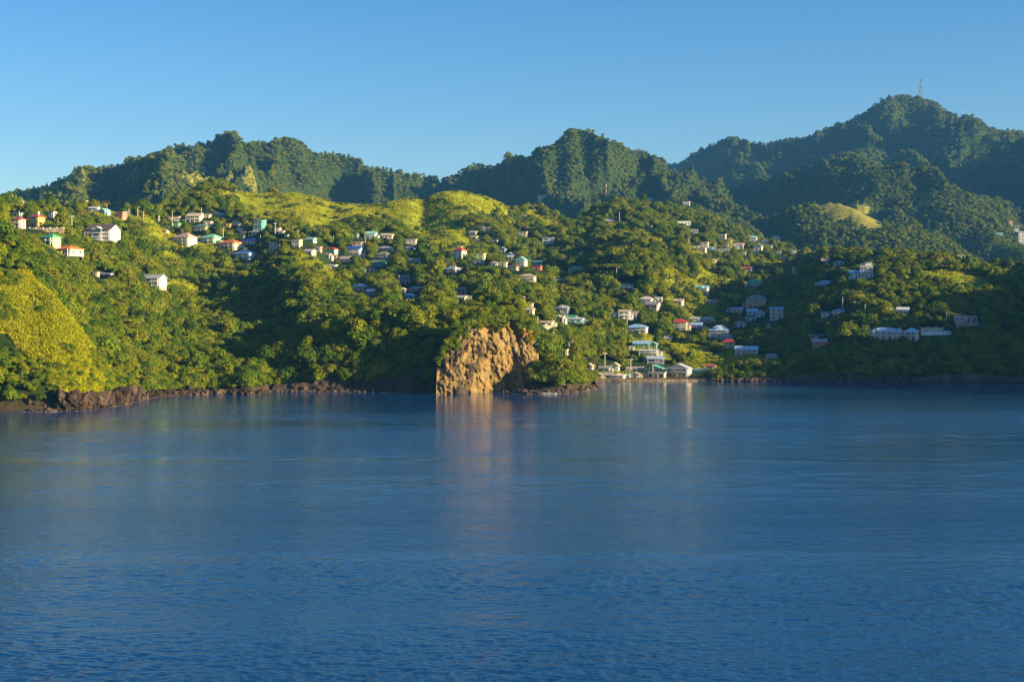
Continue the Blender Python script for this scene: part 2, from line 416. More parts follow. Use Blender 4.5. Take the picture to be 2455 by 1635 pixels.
dry = N(nt, 'ShaderNodeMapRange'); nt.links.new(sy_.outputs['Y'], dry.inputs['Value']); dry.inputs['From Min'].default_value = 1300; dry.inputs['From Max'].default_value = 1500; dry.inputs['To Max'].default_value = 0.55
g2 = mixc(nt, dry.outputs[0], g2, ramp(nt, n2.outputs[0], [(0.3, (0.10, 0.12, 0.02)), (0.5, (0.24, 0.20, 0.045)), (0.65, (0.34, 0.24, 0.07))]).outputs[0])   # drier upland grass
c1 = mixc(nt, gf.outputs[0], forest.outputs[0], g2)
vor = N(nt, 'ShaderNodeTexNoise', i_Scale=0.11, i_Detail=5.0, i_Roughness=0.75); nt.links.new(tc.outputs['Object'], vor.inputs['Vector'])
sp = ramp(nt, vor.outputs[0], [(0.64, (0, 0, 0)), (0.68, (1, 1, 1))])
c2 = mixc(nt, math_n(nt, 'MULTIPLY', sp.outputs[0], gf.outputs[0]), c1, soil)
c3 = mixc(nt, ash.outputs['Fac'], c2, mixc(nt, n2.outputs[0], (0.035, 0.027, 0.02), (0.11, 0.08, 0.05)))
nt.links.new(c3, b.inputs['Base Color']); b.inputs['Roughness'].default_value = 0.95; b.inputs['Specular IOR Level'].default_value = 0.1
bp = N(nt, 'ShaderNodeBump', i_Strength=0.9, i_Distance=1.2)
n3 = N(nt, 'ShaderNodeTexNoise', i_Scale=0.6, i_Detail=6.0, i_Roughness=0.75); nt.links.new(tc.outputs['Object'], n3.inputs['Vector'])
nt.links.new(n3.outputs[0], bp.inputs['Height']); nt.links.new(bp.outputs[0], b.inputs['Normal'])
ground = link('hillside', me, m); tag(ground, kind='structure')
# ------------------------------------------------------------------ light, sky, air, water
w = bpy.data.worlds.new('World'); scene.world = w; w.use_nodes = True
nt = w.node_tree; bg = nt.nodes['Background']
sky = nt.nodes.new('ShaderNodeTexSky'); sky.sky_type = 'NISHITA'; sky.sun_disc = False
sky.sun_elevation = SUN_EL; sky.sun_rotation = math.pi - SUN_AZ
sky.altitude = 0; sky.air_density = 1.0; sky.dust_density = 0.6; sky.ozone_density = 2.5
hs = nt.nodes.new('ShaderNodeHueSaturation'); hs.inputs['Saturation'].default_value = 1.4; hs.inputs['Hue'].default_value = 0.512
nt.links.new(sky.outputs[0], hs.inputs['Color']); nt.links.new(hs.outputs[0], bg.inputs['Color'])
bg.inputs['Strength'].default_value = 0.063
sd = bpy.data.lights.new('sun', 'SUN'); sun = bpy.data.objects.new('sun', sd); COL.objects.link(sun)
sd.energy = 5.0; sd.angle = math.radians(0.5); sd.color = (1.0, 0.79, 0.43)
sv = Vector((math.sin(SUN_AZ)*math.cos(SUN_EL), -math.cos(SUN_AZ)*math.cos(SUN_EL), math.sin(SUN_EL)))
sun.rotation_euler = sv.to_track_quat('Z', 'Y').to_euler(); sun.location = (300, -200, 300)

XB, Y0B, Y1B, ZB, ZT = 5200.0, -120.0, 5300.0, -12.0, 760.0
mb = MB(); mb.box(-XB, XB, Y0B, Y1B, ZB, ZT)
hm = bpy.data.materials.new('haze_air'); hm.use_nodes = True; nt = hm.node_tree; nt.nodes.clear()
o_ = nt.nodes.new('ShaderNodeOutputMaterial'); pv = nt.nodes.new('ShaderNodeVolumePrincipled')
pv.inputs['Color'].default_value = (0.12, 0.42, 1.0, 1); pv.inputs['Density'].default_value = 0.000062; pv.inputs['Anisotropy'].default_value = 0.0
nt.links.new(pv.outputs[0], o_.inputs['Volume'])
hz = mb.build('haze', hm); tag(hz, kind='stuff')

m, nt, b, out = new_mat('sea_water')
tc = N(nt, 'ShaderNodeTexCoord')
def tex(sx, sy, rot, scale, detail, rough, dist=0.0):
    mp = N(nt, 'ShaderNodeMapping'); mp.inputs['Scale'].default_value = (sx, sy, 1); mp.inputs['Rotation'].default_value = (0, 0, rot)
    nt.links.new(tc.outputs['Object'], mp.inputs['Vector'])
    n = N(nt, 'ShaderNodeTexNoise', i_Scale=scale, i_Detail=detail, i_Roughness=rough, i_Distortion=dist)
    nt.links.new(mp.outputs[0], n.inputs['Vector']); return n.outputs[0]
fine = tex(0.45, 1.0, 0.12, 1.6, 3.0, 0.6)
mid = tex(0.4, 1.0, 0.06, 0.32, 3.0, 0.55)
long_ = tex(0.18, 1.0, -0.05, 0.10, 2.0, 0.5)
calm = ramp(nt, tex(0.12, 1.0, -0.08, 0.016, 3.0, 0.55, 0.6), [(0.40, (0.25, 0.25, 0.25)), (0.60, (1, 1, 1))]).outputs[0]
geo = N(nt, 'ShaderNodeNewGeometry'); sepx = N(nt, 'ShaderNodeSeparateXYZ'); nt.links.new(geo.outputs['Position'], sepx.inputs[0])
near = N(nt, 'ShaderNodeMapRange'); nt.links.new(sepx.outputs['Y'], near.inputs['Value'])
for k, v in (('From Min', 340.0), ('From Max', 440.0), ('To Min', 1.15), ('To Max', 0.42)): near.inputs[k].default_value = v
hsum = math_n(nt, 'ADD', math_n(nt, 'MULTIPLY', fine, 0.22), math_n(nt, 'ADD', math_n(nt, 'MULTIPLY', mid, 0.25), math_n(nt, 'MULTIPLY', long_, 0.15)))
bp = N(nt, 'ShaderNodeBump', i_Strength=1.0, i_Distance=0.55); nt.links.new(hsum, bp.inputs['Height'])
nt.links.new(math_n(nt, 'MULTIPLY', calm, near.outputs[0]), bp.inputs['Strength'])
nt.links.new(bp.outputs[0], b.inputs['Normal'])
b.inputs['Base Color'].default_value = (0.006, 0.048, 0.145, 1); b.inputs['Roughness'].default_value = 0.11; b.inputs['IOR'].default_value = 1.333
# real waves: a sheet whose facets grow with distance, with swell, chop and calm slicks
wpx_ = np.concatenate([np.arange(-2600, -200, 30), np.arange(-200, 2660, 2.4), np.arange(2660, 5200, 30)]); wpy = np.concatenate([np.arange(2400, 1700, -12), np.arange(1700, 1100, -1.1), np.arange(1100, 895, -0.75)])
wY = CAMZ*F/(wpy-HY); WP, WY = np.meshgrid(wpx_, wY); WX = wx(WP, WY); dYl = np.gradient(wY)[:, None]
calm_ = fbm(WX/95+WY/210, WY/24, 201, 3); band = fbm(WX/160-WY/500, WY/13.0, 207, 2)
amp = np.clip(0.75+0.9*calm_+0.45*band, 0.12, 1.5)*np.clip(1.0-(WY-350)/100*0.8, 0.2, 1)
WZ = np.zeros_like(WX)
for lx, ly, a_, sd_ in ((0.42, 0.26, 0.013, 1), (0.75, 0.42, 0.024, 2), (1.3, 0.75, 0.034, 3), (2.6, 1.5, 0.046, 4), (6.5, 3.2, 0.060, 5), (26.0, 9.0, 0.05, 6)):
    fade = np.clip(ly/(2.2*dYl)-0.35, 0, 1); ang = (sd_ % 3-1)*0.16; xr = WX*math.cos(ang)+WY*math.sin(ang); yr = WY*math.cos(ang)-WX*math.sin(ang)
    n_ = vnoise(xr/lx, yr/ly, 300+sd_); n_ = 1-np.abs(2*n_-1)**1.3
    WZ += fade*a_*2*(n_-0.5)*amp*(np.clip((WY-110)/130, 0.35, 1) if sd_ in (4, 5) else 1)
gi_ = np.arange(WX.size).reshape(WX.shape); wq = np.stack([gi_[:-1, :-1], gi_[:-1, 1:], gi_[1:, 1:], gi_[1:, :-1]], -1).reshape(-1, 4)
wf = link('water', np_mesh('water', np.stack([WX, WY, WZ], -1).reshape(-1, 3), quads=wq, smooth=True), m); tag(wf, kind='structure')
me = np_mesh('water', [(-4900, -110, -.5), (4900, -110, -.5), (4900, 900, -.5), (-4900, 900, -.5)], quads=[(0, 1, 2, 3)])
wat = link('water_far', me, m); tag(wat, kind='structure')
# ------------------------------------------------------------------ rock
def rock_mat(name, stops, s1=0.12, s2=1.3, bump=0.7, tint=None):
    m, nt, b, out = new_mat(name)
    tc = N(nt, 'ShaderNodeTexCoord')
    mp = N(nt, 'ShaderNodeMapping'); mp.inputs['Scale'].default_value = (1, 1, 0.6); nt.links.new(tc.outputs['Object'], mp.inputs['Vector'])
    a = N(nt, 'ShaderNodeTexNoise', i_Scale=s1, i_Detail=7.0, i_Roughness=0.62, i_Distortion=0.8); nt.links.new(mp.outputs[0], a.inputs['Vector'])
    c = N(nt, 'ShaderNodeTexNoise', i_Scale=s2, i_Detail=7.0, i_Roughness=0.7); nt.links.new(mp.outputs[0], c.inputs['Vector'])
    r = ramp(nt, a.outputs[0], stops)
    col = mixc(nt, 0.55, r.outputs[0], ramp(nt, c.outputs[0], [(0.25, (0.35, 0.35, 0.35)), (0.5, (1, 1, 1)), (0.75, (1.5, 1.45, 1.4))]).outputs[0], 'MULTIPLY')
    if tint is not None: col = tint(nt, tc, col)
    nt.links.new(col, b.inputs['Base Color']); b.inputs['Roughness'].default_value = 0.92; b.inputs['Specular IOR Level'].default_value = 0.15
    v = N(nt, 'ShaderNodeTexVoronoi', i_Scale=0.9); nt.links.new(mp.outputs[0], v.inputs['Vector'])
    hh = math_n(nt, 'ADD', c.outputs[0], math_n(nt, 'MULTIPLY', v.outputs[0], 0.5))
    bp = N(nt, 'ShaderNodeBump', i_Strength=bump, i_Distance=0.7); nt.links.new(hh, bp.inputs['Height']); nt.links.new(bp.outputs[0], b.inputs['Normal'])
    return m
def cliff_tint(nt, tc, col):
    sp = N(nt, 'ShaderNodeSeparateXYZ'); nt.links.new(tc.outputs['Object'], sp.inputs[0])
    # rusty iron stained zone high on the right of the face
    dx = math_n(nt, 'DIVIDE', math_n(nt, 'ADD', sp.outputs[0], -6.0), 6.0); dz = math_n(nt, 'DIVIDE', math_n(nt, 'SUBTRACT', sp.outputs[2], 22.0), 6.5)
    d = math_n(nt, 'ADD', math_n(nt, 'MULTIPLY', dx, dx), math_n(nt, 'MULTIPLY', dz, dz))
    n = N(nt, 'ShaderNodeTexNoise', i_Scale=0.3, i_Detail=5.0); nt.links.new(tc.outputs['Object'], n.inputs['Vector'])
    d = math_n(nt, 'ADD', d, math_n(nt, 'MULTIPLY', n.outputs[0], 1.6))
    f = ramp(nt, d, [(0.75, (1, 1, 1)), (1.0, (0, 0, 0))])
    return mixc(nt, math_n(nt, 'MULTIPLY', f.outputs[0], 0.7), col, (0.33, 0.12, 0.035))
M_CLIFF = rock_mat('ochre_tuff', [(0.36, (0.035, 0.028, 0.02)), (0.44, (0.12, 0.085, 0.042)), (0.52, (0.24, 0.155, 0.055)), (0.59, (0.24, 0.17, 0.08)), (0.66, (0.09, 0.075, 0.055))], tint=cliff_tint)
M_ROCK = rock_mat('brown_lava_rock', [(0.38, (0.012, 0.009, 0.008)), (0.52, (0.04, 0.026, 0.02)), (0.68, (0.15, 0.10, 0.07))])
M_DARK = rock_mat('dark_shore_rock', [(0.3, (0.025, 0.02, 0.018)), (0.55, (0.075, 0.055, 0.045)), (0.75, (0.16, 0.12, 0.09))])

def interp(px, tab): return np.interp(px, [t[0] for t in tab], [t[1] for t in tab])
def rock_sheet(name, mat, p0, p1, ybase, ztop, lean, rough, seed, step=0.55, carve=None, capin=5.0, lab=None, cat='cliff', kind=None):
    ym = float(interp((p0+p1)/2, ybase)); n = max(8, int((p1-p0)/F*ym/step))
    px = np.linspace(p0, p1, n); yb = interp(px, ybase); zt = interp(px, ztop)
    mh = max(8, int(zt.max()/step)+2)
    t = np.linspace(-0.12, 1, mh)[:, None]
    Zg = t*zt[None, :]*1.0; Yg = yb[None, :] + np.clip(t, 0, 1)**1.4*lean
    Xg = np.broadcast_to(wx(px, yb)[None, :], Zg.shape).copy()
    s = np.concatenate([[0], np.cumsum(np.hypot(np.diff(Xg[0]), np.diff(yb)))])[None, :]
    S = np.broadcast_to(s, Zg.shape)
    q = fbm(S/5.0, Zg/5.0, seed+40, 3)
    d = rough*(fbm(S/9.0, Zg/11.0, seed, 3, 0.5)*0.8 + (ridged(S/3.6+q*.6+Zg*0.12, Zg/13.0, seed+5, 3)-0.5)*0.9)
    st = (Zg+0.28*S+q*1.6)/2.3; d += rough*0.38*(np.abs((st % 1)-0.5)*2)**0.6*(0.4+vnoise(S/4, Zg/3, seed+70))
    d += rough*0.5*(ridged(S/2.0+q*1.5, Zg/2.6-q, seed+6, 3)-0.5) + rough*0.30*(ridged(S/0.8, Zg/0.9, seed+9, 2)-.5)
    d += rough*0.35*np.round(fbm(S/3.0, Zg/2.4, seed+60, 2)*3)/3
    cr = np.abs(fbm(S/4.0+q, Zg/7.0, seed+81, 3)); d -= rough*0.8*np.clip(1-cr*11, 0, 1)
    cr = np.abs(fbm(S/1.9, Zg/2.2+q, seed+83, 2)); d -= rough*0.35*np.clip(1-cr*7, 0, 1)
    if carve is not None: d += carve(np.broadcast_to(px[None, :], Zg.shape), Zg)
    edge = np.minimum(1, np.minimum(np.arange(n), np.arange(n)[::-1])/4.0)[None, :]
    Yg = Yg - d*edge; Xg = Xg + 0.4*rough*fbm(S/2.2, Zg/2.2+30, seed+13, 3)*edge
    topn = 5
    Vs = [np.stack([Xg, Yg, Zg], -1)]
    for k in range(1, topn+1):       # the brow runs back into the hill
        Vs.append(np.stack([Xg[-1], Yg[-1]+capin*k/topn, Zg[-1]-0.12*k*k+fbm(S[-1]/3, np.full(n, k*1.3), seed+20, 2)*0.6], -1)[None])
    Vv = np.concatenate(Vs, 0); r, c = Vv.shape[:2]
    ii = np.arange(r*c).reshape(r, c)
    q = np.stack([ii[:-1, :-1], ii[:-1, 1:], ii[1:, 1:], ii[1:, :-1]], -1).reshape(-1, 4)
    o = link(name, np_mesh(name, Vv, quads=q, smooth=False), mat)
    tag(o, lab, None, None, kind or 'structure'); return o

def carve_cliff(px, z):
    # big wave cut hollow low on the right, a foot buttress on the left, gullies near the top
    r = -5.5*np.clip(1-((px-1195)/62)**2, 0, 1)*np.clip(1-(z/15.5)**2, 0, 1)
    r += -1.5*np.clip(1-((px-1235)/28)**2, 0, 1)*np.clip(1-np.abs(z-11)/13, 0, 1)
    r += 2.6*np.clip(1-((px-1082)/34)**2, 0, 1)*np.clip(1-z/12, 0, 1)
    r += -1.6*np.exp(-((px-1168-(z-20)*0.5)/7)**2)*np.clip((z-15)/6, 0, 1)
    r += -1.8*np.exp(-((px-1237+(z-20)*2.2)/8)**2)*np.clip((z-13)/6, 0, 1)
    r += 0.7*ridged(px/11.0+z*0.1, z/5.0, 77, 4)-0.4
    return r
rock_sheet('sea_cliff', M_CLIFF, 1046, 1292, [(1046, 480.5), (1052, 481), (1090, 484.5), (1140, 488.5), (1200, 492), (1240, 495.5), (1292, 498)],
           [(1046, 10.5), (1056, 13), (1066, 16), (1085, 19.5), (1110, 22.5), (1140, 24.8), (1200, 26), (1250, 25.5), (1275, 22.5), (1292, 18)], 7.0, 1.25, 301, 0.27, carve_cliff)
rock_sheet('cove_cliff', M_DARK, 652, 1047, [(652, 502), (800, 499.5), (960, 495.5), (1030, 493), (1046, 489)], [(652, 2), (720, 3), (800, 5.0), (900, 4.5), (1000, 7), (1030, 11), (1052, 11)], 3.0, 1.0, 402, 0.6)
rock_sheet('headland_rocks', M_ROCK, 122, 352, [(122, 397), (135, 391), (200, 394), (250, 406), (300, 422), (340, 446), (352, 452)], [(122, 4.6), (135, 6.4), (150, 5.0), (170, 5.8), (185, 4.2), (205, 5.4), (225, 3.8), (245, 5.0), (262, 4.2), (285, 5.2), (300, 5.9), (312, 4.9), (324, 5.2), (337, 2.6), (352, 1.4)], 3.0, 2.3, 503, 0.27)
rock_sheet('headland_shore_rock', M_DARK, -260, 126, [(-260, 390), (0, 394), (60, 397), (126, 396)], [(-260, 3), (0, 3.5), (60, 4.5), (126, 5.6)], 3.0, 1.2, 604, 0.6)
rock_sheet('right_shore_rock', M_DARK, 1700, 2600, [(1700, 586.5), (1800, 584), (2000, 577), (2200, 573), (2455, 568), (2600, 555)], [(1700, 0.8), (1780, 1.2), (1900, 2.6), (2050, 3.4), (2200, 2.2), (2300, 3.8), (2455, 2.6), (2600, 3)], 2.0, 0.9, 705, 0.8)

# boulders -------------------------------------------------------
def boulder_mesh(seed, name='boulder'):
    rnd = np.random.RandomState(seed)
    bm_v = []; nu, nv = 9, 7
    for i in range(nv):
        th = math.pi*i/(nv-1)
        for j in range(nu):
            ph = 2*math.pi*j/nu; bm_v.append((math.sin(th)*math.cos(ph), math.sin(th)*math.sin(ph), math.cos(th)))
    v = np.array(bm_v); k = rnd.randn(5, 3); k /= np.linalg.norm(k, axis=1)[:, None]
    for kk, c in zip(k, rnd.uniform(0.45, 0.8, 5)):      # chop facets
        d = v@kk; v = v - np.clip(d-c, 0, None)[:, None]*kk
    v *= (1+0.12*np.sin(v[:, [1]]*5+seed)); v *= rnd.uniform(0.75, 1.25, 3)
    q = []
    for i in range(nv-1):
        for j in range(nu): q.append((i*nu+j, i*nu+(j+1) % nu, (i+1)*nu+(j+1) % nu, (i+1)*nu+j))
    return v, np.array(q)
BV = [boulder_mesh(s) for s in range(8)]
BM = []
for k, (v, q) in enumerate(BV):
    me = np_mesh('boulder', v, quads=q); me.materials.append(M_DARK); BM.append(me)
rnd = random.Random(4)
nb = 0
# counted boulders off the wooded point
BL = []
spots = [(1334,941,1.4),(1345,938,1.9),(1352,942,1.1),(1360,933,2.2),(1366,939,1.5),(1373,928,2.3),(1378,937,1.8),(1385,931,2.0),(1392,938,1.3),(1396,927,1.7),(1402,934,1.6),(1408,926,1.9),(1414,934,1.5),(1420,929,1.2),(1427,926,1.8),(1434,930,1.0),(1282,940,2.3),(1290,942,1.2),(1214,943,1.3),(1206,944,0.8),(1303,938,1.0),(1315,941,0.9),(1104,944,2.4),(1114,944,1.5)]
for n_, (px, py, s) in enumerate(spots):
    Y = CAMZ*F/(py-HY); me = BM[n_ % 8]
    o = bpy.data.objects.new('boulder', me); COL.objects.link(o)
    o.location = (wx(px, Y), Y, s*0.25); o.scale = (s*1.15, s, s*rnd.uniform(0.8, 1.25)); o.rotation_euler = (rnd.uniform(-.4, .4), rnd.uniform(-.4, .4), rnd.uniform(0, 6))
    BL.append((px, py, o))
BL.sort(key=lambda a: a[0])
ORD = ['first','second','third','fourth','fifth','sixth','seventh','eighth','ninth','tenth','eleventh','twelfth','thirteenth','fourteenth','fifteenth','sixteenth','seventeenth','eighteenth','nineteenth','twentieth'] + ['%d%s' % (n, 'st' if n % 10 == 1 else 'nd' if n % 10 == 2 else 'rd' if n % 10 == 3 else 'th') for n in range(21, 200)]
for i, (px, py, o) in enumerate(BL):
    where = 'at the foot of the ochre sea cliff' if px < 1230 else 'in the water off the wooded point'
    tag(o, '%s %s, %s from the left' % ('dark boulder' , where, ORD[i]), 'boulder', 'boulders at the foot of the cliff and point')
# rubble strips: nobody could count these
def rubble(name, segs, cnt, smin, smax, mat, seed):
    r = np.random.RandomState(seed); Vs = []; Qs = []; b = 0
    for _ in range(cnt):
        p = r.randint(len(segs)-1); (xa, ya), (xb, yb) = segs[p], segs[p+1]; t = r.rand()
        px = xa+(xb-xa)*t; Y = ya+(yb-ya)*t + r.uniform(-2.0, 3.5); s = r.uniform(smin, smax)*(0.6+0.8*r.rand()**3)
        v, q = BV[r.randint(8)]; a = r.uniform(0, 6.28); R = np.array([[math.cos(a), -math.sin(a), 0], [math.sin(a), math.cos(a), 0], [0, 0, 1]])
        z = max(0.0, float(terr_z(px, Y)))
        Vs.append((v*s*r.uniform(0.7, 1.3, 3))@R.T + np.array([wx(px, Y), Y, z+s*0.1])); Qs.append(q+b); b += len(v)
    o = link(name, np_mesh(name, np.concatenate(Vs), quads=np.concatenate(Qs)), mat); tag(o, kind='stuff')
    return o
rubble('shore_rubble', [(345, 452), (400, 471), (450, 477), (500, 481), (560, 482), (610, 480.5), (640, 484)], 620, 0.35, 1.3, M_ROCK, 5)
rubble('dark_shore_rubble', [(640, 496), (700, 500), (800, 497), (900, 495), (1040, 488)], 260, 0.3, 0.9, M_DARK, 6)
rubble('dark_point_rubble', [(1240, 486), (1262, 482), (1300, 482), (1350, 486), (1400, 497), (1430, 520)], 380, 0.4, 1.3, M_DARK, 7)
rubble('headland_rubble', [(60, 391), (130, 390), (200, 393), (250, 404), (300, 420), (345, 448)], 260, 0.25, 0.8, M_ROCK, 8)
rubble('bay_rubble', [(1700, 585), (1800, 583), (2000, 576), (2200, 572), (2455, 567)], 520, 0.3, 1.1, M_DARK, 9)

# broken white water along the rocks
M_FOAM = bpy.data.materials.new('foam'); M_FOAM.use_nodes = True; M_FOAM.node_tree.nodes['Principled BSDF'].inputs['Base Color'].default_value = (.62, .64, .64, 1)
def foam(segs, n, seed):
    r = np.random.RandomState(seed); Vs = []; Qs = []
    for i in range(n):
        p = r.randint(len(segs)-1); (xa, ya), (xb, yb) = segs[p], segs[p+1]; t = r.rand(); X = wx(xa+(xb-xa)*t, ya+(yb-ya)*t); Yq = ya+(yb-ya)*t-abs(r.normal(0, 1.0)); l = r.uniform(.3, 1.3); k = r.uniform(.08, .35)
        Vs += [(X-l, Yq, .10), (X+r.uniform(-.3, .3), Yq-k, .10), (X+l, Yq+r.uniform(-.2, .2), .10), (X, Yq+k, .10)]; Qs.append([4*i, 4*i+1, 4*i+2, 4*i+3])
    tag(link('shore_foam', np_mesh('shore_foam', Vs, quads=Qs), M_FOAM), kind='stuff')
foam([(60, 388), (130, 387.5), (200, 391), (250, 402), (300, 418), (350, 449), (400, 469), (500, 480), (620, 481)], 240, 61)
foam([(640, 494), (720, 499), (800, 497), (1040, 486), (1130, 482)], 120, 62)
foam([(1200, 485), (1262, 480), (1300, 480), (1350, 484), (1400, 495), (1430, 515)], 110, 63)
# ------------------------------------------------------------------ vegetation
def leaf_mat(name, cols, var=0.35, trans=0.25):
    m, nt, b, out = new_mat(name)
    oi = N(nt, 'ShaderNodeObjectInfo'); geo = N(nt, 'ShaderNodeNewGeometry')
    n = N(nt, 'ShaderNodeTexNoise', i_Scale=0.018, i_Detail=3.0); nt.links.new(geo.outputs['Position'], n.inputs['Vector'])
    f = math_n(nt, 'ADD', math_n(nt, 'MULTIPLY', oi.outputs['Random'], 0.65), math_n(nt, 'MULTIPLY', n.outputs[0], 0.45))
    n2 = N(nt, 'ShaderNodeTexNoise', i_Scale=0.9, i_Detail=2.0); nt.links.new(geo.outputs['Position'], n2.inputs['Vector'])
    k = len(cols); r = ramp(nt, f, [(0.12+0.76*i/(k-1), c) for i, c in enumerate(cols)])
    c2 = mixc(nt, 0.5, r.outputs[0], ramp(nt, n2.outputs[0], [(0.3, (0.55, 0.6, 0.5)), (0.7, (1.5, 1.45, 1.2))]).outputs[0], 'MULTIPLY')
    nt.links.new(c2, b.inputs['Base Color']); b.inputs['Roughness'].default_value = 0.75; b.inputs['Specular IOR Level'].default_value = 0.12
    tr = N(nt, 'ShaderNodeBsdfTranslucent'); nt.links.new(c2, tr.inputs['Color'])
    ms = N(nt, 'ShaderNodeMixShader'); ms.inputs[0].default_value = trans
    nt.links.new(b.outputs[0], ms.inputs[1]); nt.links.new(tr.outputs[0], ms.inputs[2]); nt.links.new(ms.outputs[0], out.inputs[0])
    return m
M_LEAF = leaf_mat('tree_leaves', [(0.022, 0.055, 0.006), (0.058, 0.108, 0.006), (0.115, 0.168, 0.006), (0.19, 0.21, 0.007), (0.14, 0.15, 0.010)], trans=0.18)
M_LEAFY = leaf_mat('bright_leaves', [(0.10, 0.17, 0.008), (0.17, 0.22, 0.008), (0.22, 0.24, 0.010)])
M_PALM = leaf_mat('palm_leaves', [(0.09, 0.12, 0.01), (0.17, 0.17, 0.015), (0.24, 0.18, 0.02)])
M_GRASS = leaf_mat('hill_grass', [(0.17, 0.24, 0.006), (0.30, 0.31, 0.006), (0.43, 0.36, 0.010)], trans=0.3)
m, nt, b, out = new_mat('bark'); tc = N(nt, 'ShaderNodeTexCoord')
n = N(nt, 'ShaderNodeTexNoise', i_Scale=3.0, i_Detail=4.0); nt.links.new(tc.outputs['Object'], n.inputs['Vector'])
nt.links.new(ramp(nt, n.outputs[0], [(0.3, (0.10, 0.075, 0.05)), (0.7, (0.30, 0.25, 0.18))]).outputs[0], b.inputs['Base Color']); b.inputs['Roughness'].default_value = 0.9
M_BARK = m

def sph_pts(r, n, up=-0.25):
    z = r.uniform(up, 1, n); ph = r.uniform(0, 2*math.pi, n); s = np.sqrt(1-z*z)
    return np.stack([s*np.cos(ph), s*np.sin(ph), z], -1)
def leaf_quads(r, P, Nn, size):
    """small bent leaf sprays at P facing roughly Nn"""
    n = len(P); Nn = Nn + r.normal(0, 0.55, (n, 3)); Nn /= np.linalg.norm(Nn, axis=1)[:, None]
    t = r.normal(0, 1, (n, 3)); t -= (t*Nn).sum(1)[:, None]*Nn; t /= np.linalg.norm(t, axis=1)[:, None]
    u = np.cross(Nn, t); s = size*r.uniform(0.6, 1.35, n)[:, None]
    V = np.stack([P-t*s, P+u*s*0.62+Nn*s*0.1, P+t*s-Nn*s*0.25, P-u*s*0.62+Nn*s*0.1], 1).reshape(-1, 3)
    return V, np.arange(4*n).reshape(n, 4)
def crown_mesh(name, seed, H, R, lobes, nleaf, size, flat=0.75, cz=0.62, core=0.74, mat=None, umbrella=False):
    """crown of a tree whose foot is at the origin: lobes around a centre, each with a leafy shell and a dense heart"""
    r = np.random.RandomState(seed); Vs = []; Qs = []; b = 0
    for k in range(lobes):
        a = 2.4*k + r.uniform(-.5, .5); q = math.sqrt((k+0.3)/lobes)
        rr = R*(0.34+0.26*r.rand())*(1.1 if k == 0 else 1)
        if umbrella: c = np.array([math.cos(a)*q*R*0.75, math.sin(a)*q*R*0.75, H*0.88-rr*0.30-0.10*H*q]); sc = np.array([1.15, 1.15, 0.36])
        else: c = np.array([math.cos(a)*q*R*0.68, math.sin(a)*q*R*0.68, H*cz+(H*(1-cz)-rr*flat*0.9)*(1-q**1.6)*r.uniform(0.7, 1)]); sc = np.array([1, 1, flat*r.uniform(.9, 1.15)])
        n = int(nleaf/lobes); d = sph_pts(r, n, -0.45 if not umbrella else -0.1)
        bumps = 1+0.16*np.sin(d[:, [0]]*7+k)*np.sin(d[:, [1]]*6+2*k)+0.1*r.rand(n, 1)
        v, qd = leaf_quads(r, c + d*rr*sc*bumps, d/sc, size)
        Vs.append(v); Qs.append(qd+b); b += len(v)
        v, qd = BV[(seed+k) % 8]
        Vs.append(c+v/np.abs(v).max()*rr*core*sc); Qs.append(qd+b); b += len(v)
    me = np_mesh(name, np.concatenate(Vs), quads=np.concatenate(Qs)); me.materials.append(mat or M_LEAF); return me
def trunk_mesh(seed, H, R, rad, spread=0.5):
    r = random.Random(seed); mb = MB(); top = (r.uniform(-.3, .3), r.uniform(-.3, .3), H*0.55)
    mb.tube([(0, 0, -2.5), (0.05, 0, 0.2), (top[0]*.5, top[1]*.5, H*0.3), top], [rad*1.5, rad*1.15, rad*0.85, rad*0.55], 7)
    for k in range(4):
        a = k*1.6+r.uniform(-.3, .3); e = (math.cos(a)*R*spread, math.sin(a)*R*spread, H*0.74)
        mb.tube([(top[0]*.6, top[1]*.6, H*(0.33+0.05*k)), (e[0]*.5, e[1]*.5, H*0.58), e], [rad*0.5, rad*0.35, rad*0.15], 5)
    me = mb.mesh('trunk', True); me.materials.append(M_BARK); return me
# (height, radius): the kinds of tree the slopes carry
TK = []
specs = [('broad', 9.0, 4.2, 9, 620, 0.62, dict(flat=0.8, cz=0.50)), ('broad', 8.0, 4.6, 11, 640, 0.60, dict(flat=0.7, cz=0.48)),
         ('tall', 11.5, 3.6, 10, 620, 0.58, dict(flat=1.0, cz=0.46)), ('spreading', 9.0, 6.0, 12, 640, 0.60, dict(umbrella=True)),
         ('round', 7.0, 3.7, 7, 520, 0.55, dict(flat=0.9, cz=0.5)), ('bushy', 4.0, 2.9, 6, 380, 0.50, dict(flat=0.8, cz=0.35)),
         ('tall', 10.0, 4.0, 12, 640, 0.58, dict(flat=0.95, cz=0.42)), ('feathery', 9.5, 4.6, 15, 560, 0.50, dict(flat=0.6, cz=0.50, core=0.6))]
for i, (nm, H, R, lb, nl_, sz, kw) in enumerate(specs):
    TK.append(dict(nm=nm, H=H, R=R, crown=crown_mesh('crown', 100+i, H, R, lb+3, int(nl_*1.5), sz*0.80, **kw), trunk=trunk_mesh(50+i, H, R, 0.26)))

